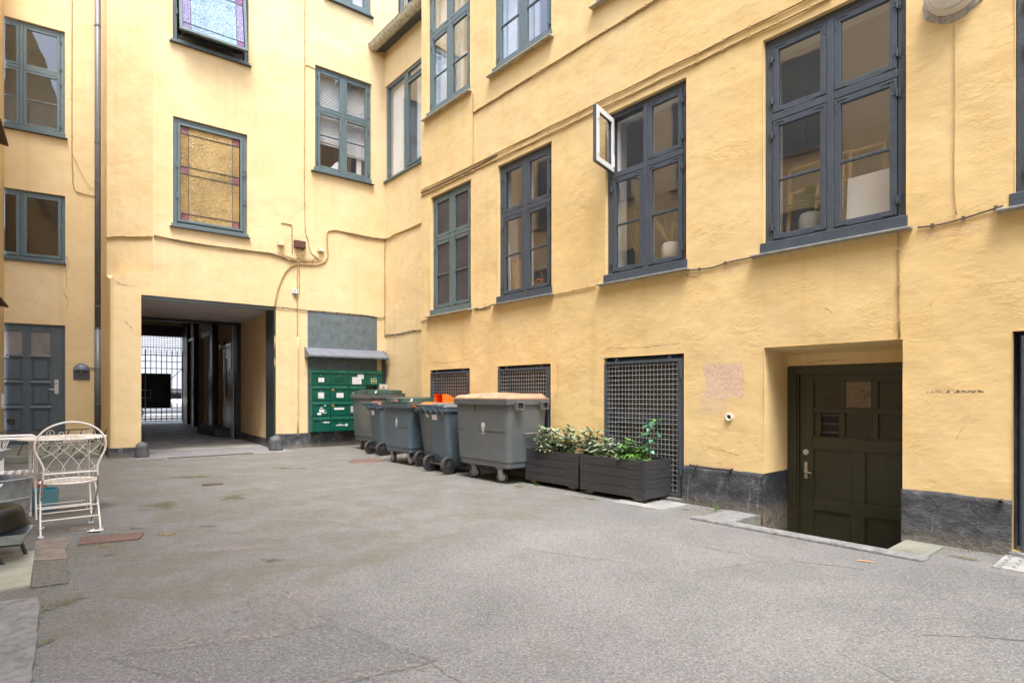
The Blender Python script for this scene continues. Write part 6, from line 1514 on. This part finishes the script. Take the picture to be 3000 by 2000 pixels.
# ================================================================== garden furniture at the left
CX, CY = -3.90, 5.11; CRZ = math.atan2(.667,.745)
ch = thing('bistro_chair', 'white folding iron bistro chair with scrollwork hoop back seen from behind', 'chair', (CX,CY,0), CRZ)
hoop = spline([(-.19,-.17,.475),(-.185,-.18,.56),(-.205,-.185,.63),(-.24,-.19,.72),(-.235,-.20,.81),(-.17,-.205,.90),(-.06,-.21,.950),(.06,-.21,.950),(.17,-.205,.90),(.235,-.20,.81),(.24,-.19,.72),(.205,-.185,.63),(.185,-.18,.56),(.19,-.17,.475)],5)
m = MB(); m.tube(hoop,.0085,10); obj('backrest_hoop', m, WHITEM, ch, smooth=True)
def spir(c, r0, turns, a0, s=1, n=18): return [(c[0]+s*r0*(1-.75*i/n)*math.cos(a0+turns*2*PI*i/n), c[1], c[2]+r0*(1-.75*i/n)*math.sin(a0+turns*2*PI*i/n)) for i in range(n+1)]
strands = []
for xc in (-.105,0,.105):
    for s in (-1,1):
        x0 = xc-s*.045; tip = (xc+s*.075,-.197,.80)
        strands.append(spline([(x0,-.175,.49),(x0-s*.015,-.18,.56),(xc-s*.0,-.185,.66),(xc+s*.085,-.19,.745),(xc+s*.11,-.195,.80)],5)+[Vector(p) for p in spir((xc+s*.075,-.197,.80),.035,1.3,0,s)])
for s in (-1,1):
    strands.append(spline([(s*.185,-.178,.58),(s*.13,-.18,.53),(s*.09,-.178,.49)],4))
    strands.append(spline([(s*.20,-.187,.66),(s*.12,-.187,.70),(s*.05,-.192,.78),(s*.035,-.197,.85)],5)+[Vector(p) for p in spir((s*.065,-.2,.855),.032,1.2,PI,-s if False else s)])
    strands.append(spline([(s*.232,-.192,.74),(s*.18,-.195,.80),(s*.165,-.198,.86)],4)+[Vector(p) for p in spir((s*.135,-.2,.865),.030,1.2,0,s)])
for st_ in strands:
    st_ = [p for p in st_ if abs(p[0]) < .235]
    m = MB(); m.tube(st_,.0024,5); obj('scroll', m, WHITEM, ch, smooth=True)
m = MB(); m.tube([(-.192,-.176,.52),(.192,-.176,.52)],.008,8); obj('crossbar', m, WHITEM, ch)
m = MB(); m.tube([(-.205*math.cos(2*PI*i/32),.205*math.sin(2*PI*i/32),.432) for i in range(32)],.009,8,closed=True); seat = obj('seat', m, WHITEM, ch, smooth=True)
m = MB()
for k in range(12):
    a_ = 2*PI*k/12; m.tube(spline([(.03*math.cos(a_),.03*math.sin(a_),.432),(.11*math.cos(a_+.35),.11*math.sin(a_+.35),.434),(.20*math.cos(a_+.1),.20*math.sin(a_+.1),.432)],4),.0042,4)
    m.tube(spline([(.03*math.cos(a_),.03*math.sin(a_),.432),(.11*math.cos(a_-.35),.11*math.sin(a_-.35),.434),(.20*math.cos(a_-.1),.20*math.sin(a_-.1),.432)],4),.0042,4)
m.tube([(.115*math.cos(2*PI*i/24),.115*math.sin(2*PI*i/24),.433) for i in range(24)],.0045,4,closed=True); m.tube([(.035*math.cos(2*PI*i/16),.035*math.sin(2*PI*i/16),.433) for i in range(16)],.0045,4,closed=True)
tag(obj('seat_lattice', m, WHITEM, seat), kind='stuff')
for s in (-1,1):
    m = MB(); m.tube(spline([(s*.19,-.17,.475),(s*.193,-.10,.36),(s*.19,.06,.18),(s*.178,.215,.01)],4),.0068,8); obj('rear_leg', m, RUSTM, ch, smooth=True)
    m = MB(); m.tube(spline([(s*.16,.12,.427),(s*.187,.06,.405),(s*.197,-.02,.30),(s*.203,-.12,.14),(s*.205,-.205,.01)],5),.0075,8); obj('front_leg', m, WHITEM, ch, smooth=True)
    m = MB(); m.cyl((s*.205,-.207,0),.020,.014,'z',12); obj('foot_cap', m, WHITEM2, ch); m = MB(); m.cyl((s*.178,.217,0),.020,.014,'z',12); obj('foot_cap', m, WHITEM2, ch)
for y,z,w_ in ((-.135,.125,.203),(-.075,.215,.20),(.155,.075,.18),(.09,.15,.186)):
    m = MB(); m.tube([(-w_,y,z),(w_,y,z)],.006,8); obj('stretcher', m, WHITEM, ch)
# round table behind
tb = thing('garden_table', 'round white folding iron table with peeling slatted top', 'table', (-4.49,5.80,0), CRZ)
m = MB(); m.lathe([(0,.752),(.36,.752),(.365,.757),(.36,.768),(.34,.766),(0,.766)],36); tt = obj('tabletop', m, WHITEM, tb)
m = MB()
for k in range(24):
    a_ = 2*PI*k/24; c_, s_ = math.cos(a_), math.sin(a_); m.tube([(.06*c_,.06*s_,.768),(.33*c_,.33*s_,.768)],.006,4)
tag(obj('tabletop_lattice', m, WHITEM, tt), kind='stuff')
for s in (-1,1):
    m = MB(); m.tube([(s*.20,-.20,.74),(s*.208,.16,.0)],.0075,8); obj('leg', m, WHITEM, tb); m = MB(); m.tube([(s*.215,.20,.74),(s*.212,-.20,.0)],.0075,8); obj('leg', m, WHITEM, tb)
for y,z in ((-.19,.70),(.19,.70),(-.16,.10),(.13,.09),(.0,.42)):
    m = MB(); m.tube([(-.21,y,z),(.21,y,z)],.0075,8); obj('stretcher', m, WHITEM, tb)
# slatted armchair cut by the left edge
ac = thing('garden_armchair', 'white slatted metal garden armchair with fan shaped arms at the left edge', 'armchair', (-5.25,5.55,0), FB.rz)
for y,x1 in ((-.22,.50),(.30,.52)):
    m = MB(); m.tube([(-.5,y,.76),(x1-.02,y,.76),(x1+.01,y,.745),(x1+.01,y,.67)],.014,8); obj('armrest', m, WHITEM2, ac, smooth=True)
    m = MB(); m.tube([(x1,y,.75),(x1,y,.0)],.013,8); obj('leg', m, WHITEM2, ac)
    m = MB(); m.tube([(-.45,y,.75),(-.45,y,.0)],.013,8); obj('leg', m, WHITEM2, ac)
    for xc in (-.28,.0,.26):
        m = MB()
        for k in (-1.5,-.5,.5,1.5): m.tube(spline([(xc+k*.010,y,.40),(xc+k*.012,y,.58),(xc+k*.045,y,.75)],4),.005,5)
        obj('fan', m, WHITEM2, ac)
m = MB(); m.box(-.48,.50,-.235,-.205,.37,.40); m.box(-.48,.50,.285,.315,.37,.40); m.box(.48,.51,-.235,.315,.37,.40); obj('seat_frame', m, WHITEM2, ac)
sm = mesh('slat', MB().box(-.018,.018,-.21,.29,.398,.406), WHITEM2)
for k in range(15): obj('slat', sm, None, ac, (-.44+k*.065,0,0))
# pots, tubs
def pot(name, label, x, y, r_, h, mo, mi_, th=.012, taper=.92, n=32):
    m = MB(); m.lathe([(0,0),(r_*taper-.01,0),(r_*taper,.01),(r_,h-.005),(r_-.004,h),(r_-th,h),(r_-th-.002,h-.01),(r_*taper-th,.03),(0,.03)],n); k = len(m.f)
    for i in range(k): 
        if i//n >= 5: m.m[i] = 1
    o = obj(name, m, [mo, mi_], None, (x,y,0), smooth=True); o.modifiers.new('e','EDGE_SPLIT').split_angle = math.radians(40); return tag(o, label, 'pot')
pot('flower_pot', 'turquoise glazed pot standing behind the bistro chair', -4.84, 6.0, .128, .215, BLUEP, BLUEI)
pot('flower_pot', 'small terracotta red pot half hidden behind the turquoise one', -5.36, 6.52, .11, .215, REDP, REDP)
tub = thing('zinc_tub', 'large oval zinc tub with ridged sides at the left edge', 'tub', (-4.60,4.95,0), .5)
m = MB(); pr = [(0,.02),(.36,.02),(.365,.12),(.375,.15),(.385,.155),(.385,.165),(.378,.17),(.385,.28),(.398,.285),(.398,.295),(.388,.30),(.40,.455),(.41,.462),(.40,.467),(.385,.455),(.37,.30),(0,.29)]
m.lathe(pr,40,sy=.72); obj('body', m, ZINC, tub, smooth=True).modifiers.new('e','EDGE_SPLIT').split_angle = math.radians(50)
t2 = thing('zinc_bucket', 'smaller zinc tub standing inside the large one', 'tub', (-4.72,4.95,.30), .2)
m = MB(); m.lathe([(0,0),(.22,0),(.27,.17),(.278,.175),(.262,.18),(.255,.16),(.21,.02),(0,.02)],32,sy=.8); obj('body', m, ZINC, t2, smooth=True).modifiers.new('e','EDGE_SPLIT').split_angle = math.radians(50)
def tray(label, x, y, z, rz, w, d, h, fl=.05, mat=ZINC):
    r = thing('zinc_tray', label, 'tray', (x,y,z), rz); m = MB(); a_, b_ = w/2, d/2
    o = [(-a_,-b_),(a_,-b_),(a_,b_),(-a_,b_)]; i_ = [(-a_+fl,-b_+fl),(a_-fl,-b_+fl),(a_-fl,b_-fl),(-a_+fl,b_-fl)]
    vs = [(x_,y_,h) for x_,y_ in o]+[(x_,y_,0) for x_,y_ in i_]+[(x_*.985,y_*.985,h) for x_,y_ in o]+[(x_*.985,y_*.985,.008) for x_,y_ in i_]
    fs = [(4,7,6,5),(12,13,14,15)]+[(k,4+k,4+(k+1)%4,(k+1)%4) for k in range(4)]+[(8+k,8+(k+1)%4,12+(k+1)%4,12+k) for k in range(4)]+[(k,(k+1)%4,8+(k+1)%4,8+k) for k in range(4)]
    m.add(vs, fs); obj('body', m, mat, r, bevel=.002); return r
tray('sloping zinc tray lying on top of the large tub', -4.22,4.42,.395,.62,.50,.30,.075)
tray('shallow zinc tray carrying the black basin', -3.80,4.02,.145,.55,.72,.34,.07, .03)
tray('small zinc tray cut off at the left edge above the tubs', -4.70,5.02,.60,.5,.5,.3,.10)
m = MB(); m.lathe([(0,.155),(.17,.155),(.205,.14),(.222,.11),(.235,.02),(.245,.0),(.235,-.004),(.225,.01)],36); bs = obj('basin', m, BLACKG, None, (-3.78,4.17,.215),(.10,-.06,0), smooth=True); tag(bs, 'upturned shiny black enamel basin lying in the zinc tray', 'basin')
r = thing('iron_stand', 'dark iron stand with splayed legs under the zinc trays', 'stand', (-3.80,4.05,0), .55)
for x,y,dx in ((.12,-.12,.10),(-.3,-.12,-.05),(.25,.14,.05),(-.3,.15,-.05)):
    m = MB(); m.tube([(x,y,.145),(x+dx,y-.03,0)],.014,5); obj('leg', m, DARKGREEN, r)
m = MB(); m.box(-.34,.30,-.13,.15,.125,.143); obj('top', m, DARKGREEN, r)
r = thing('iron_grid', 'low black iron grid standing before the door platform', 'grid', (-8.2,10.6,.12), .95)
m = MB(); m.box(-.9,.6,.0,.02,.40,.42); obj('rail', m, IRON, r)
bmh = mesh('bar', MB().box(-.008,.008,0,.02,0,.42), IRON)
for k in range(8): obj('bar', bmh, None, r, (-.85+k*.2,0,0),(0,.35,0))
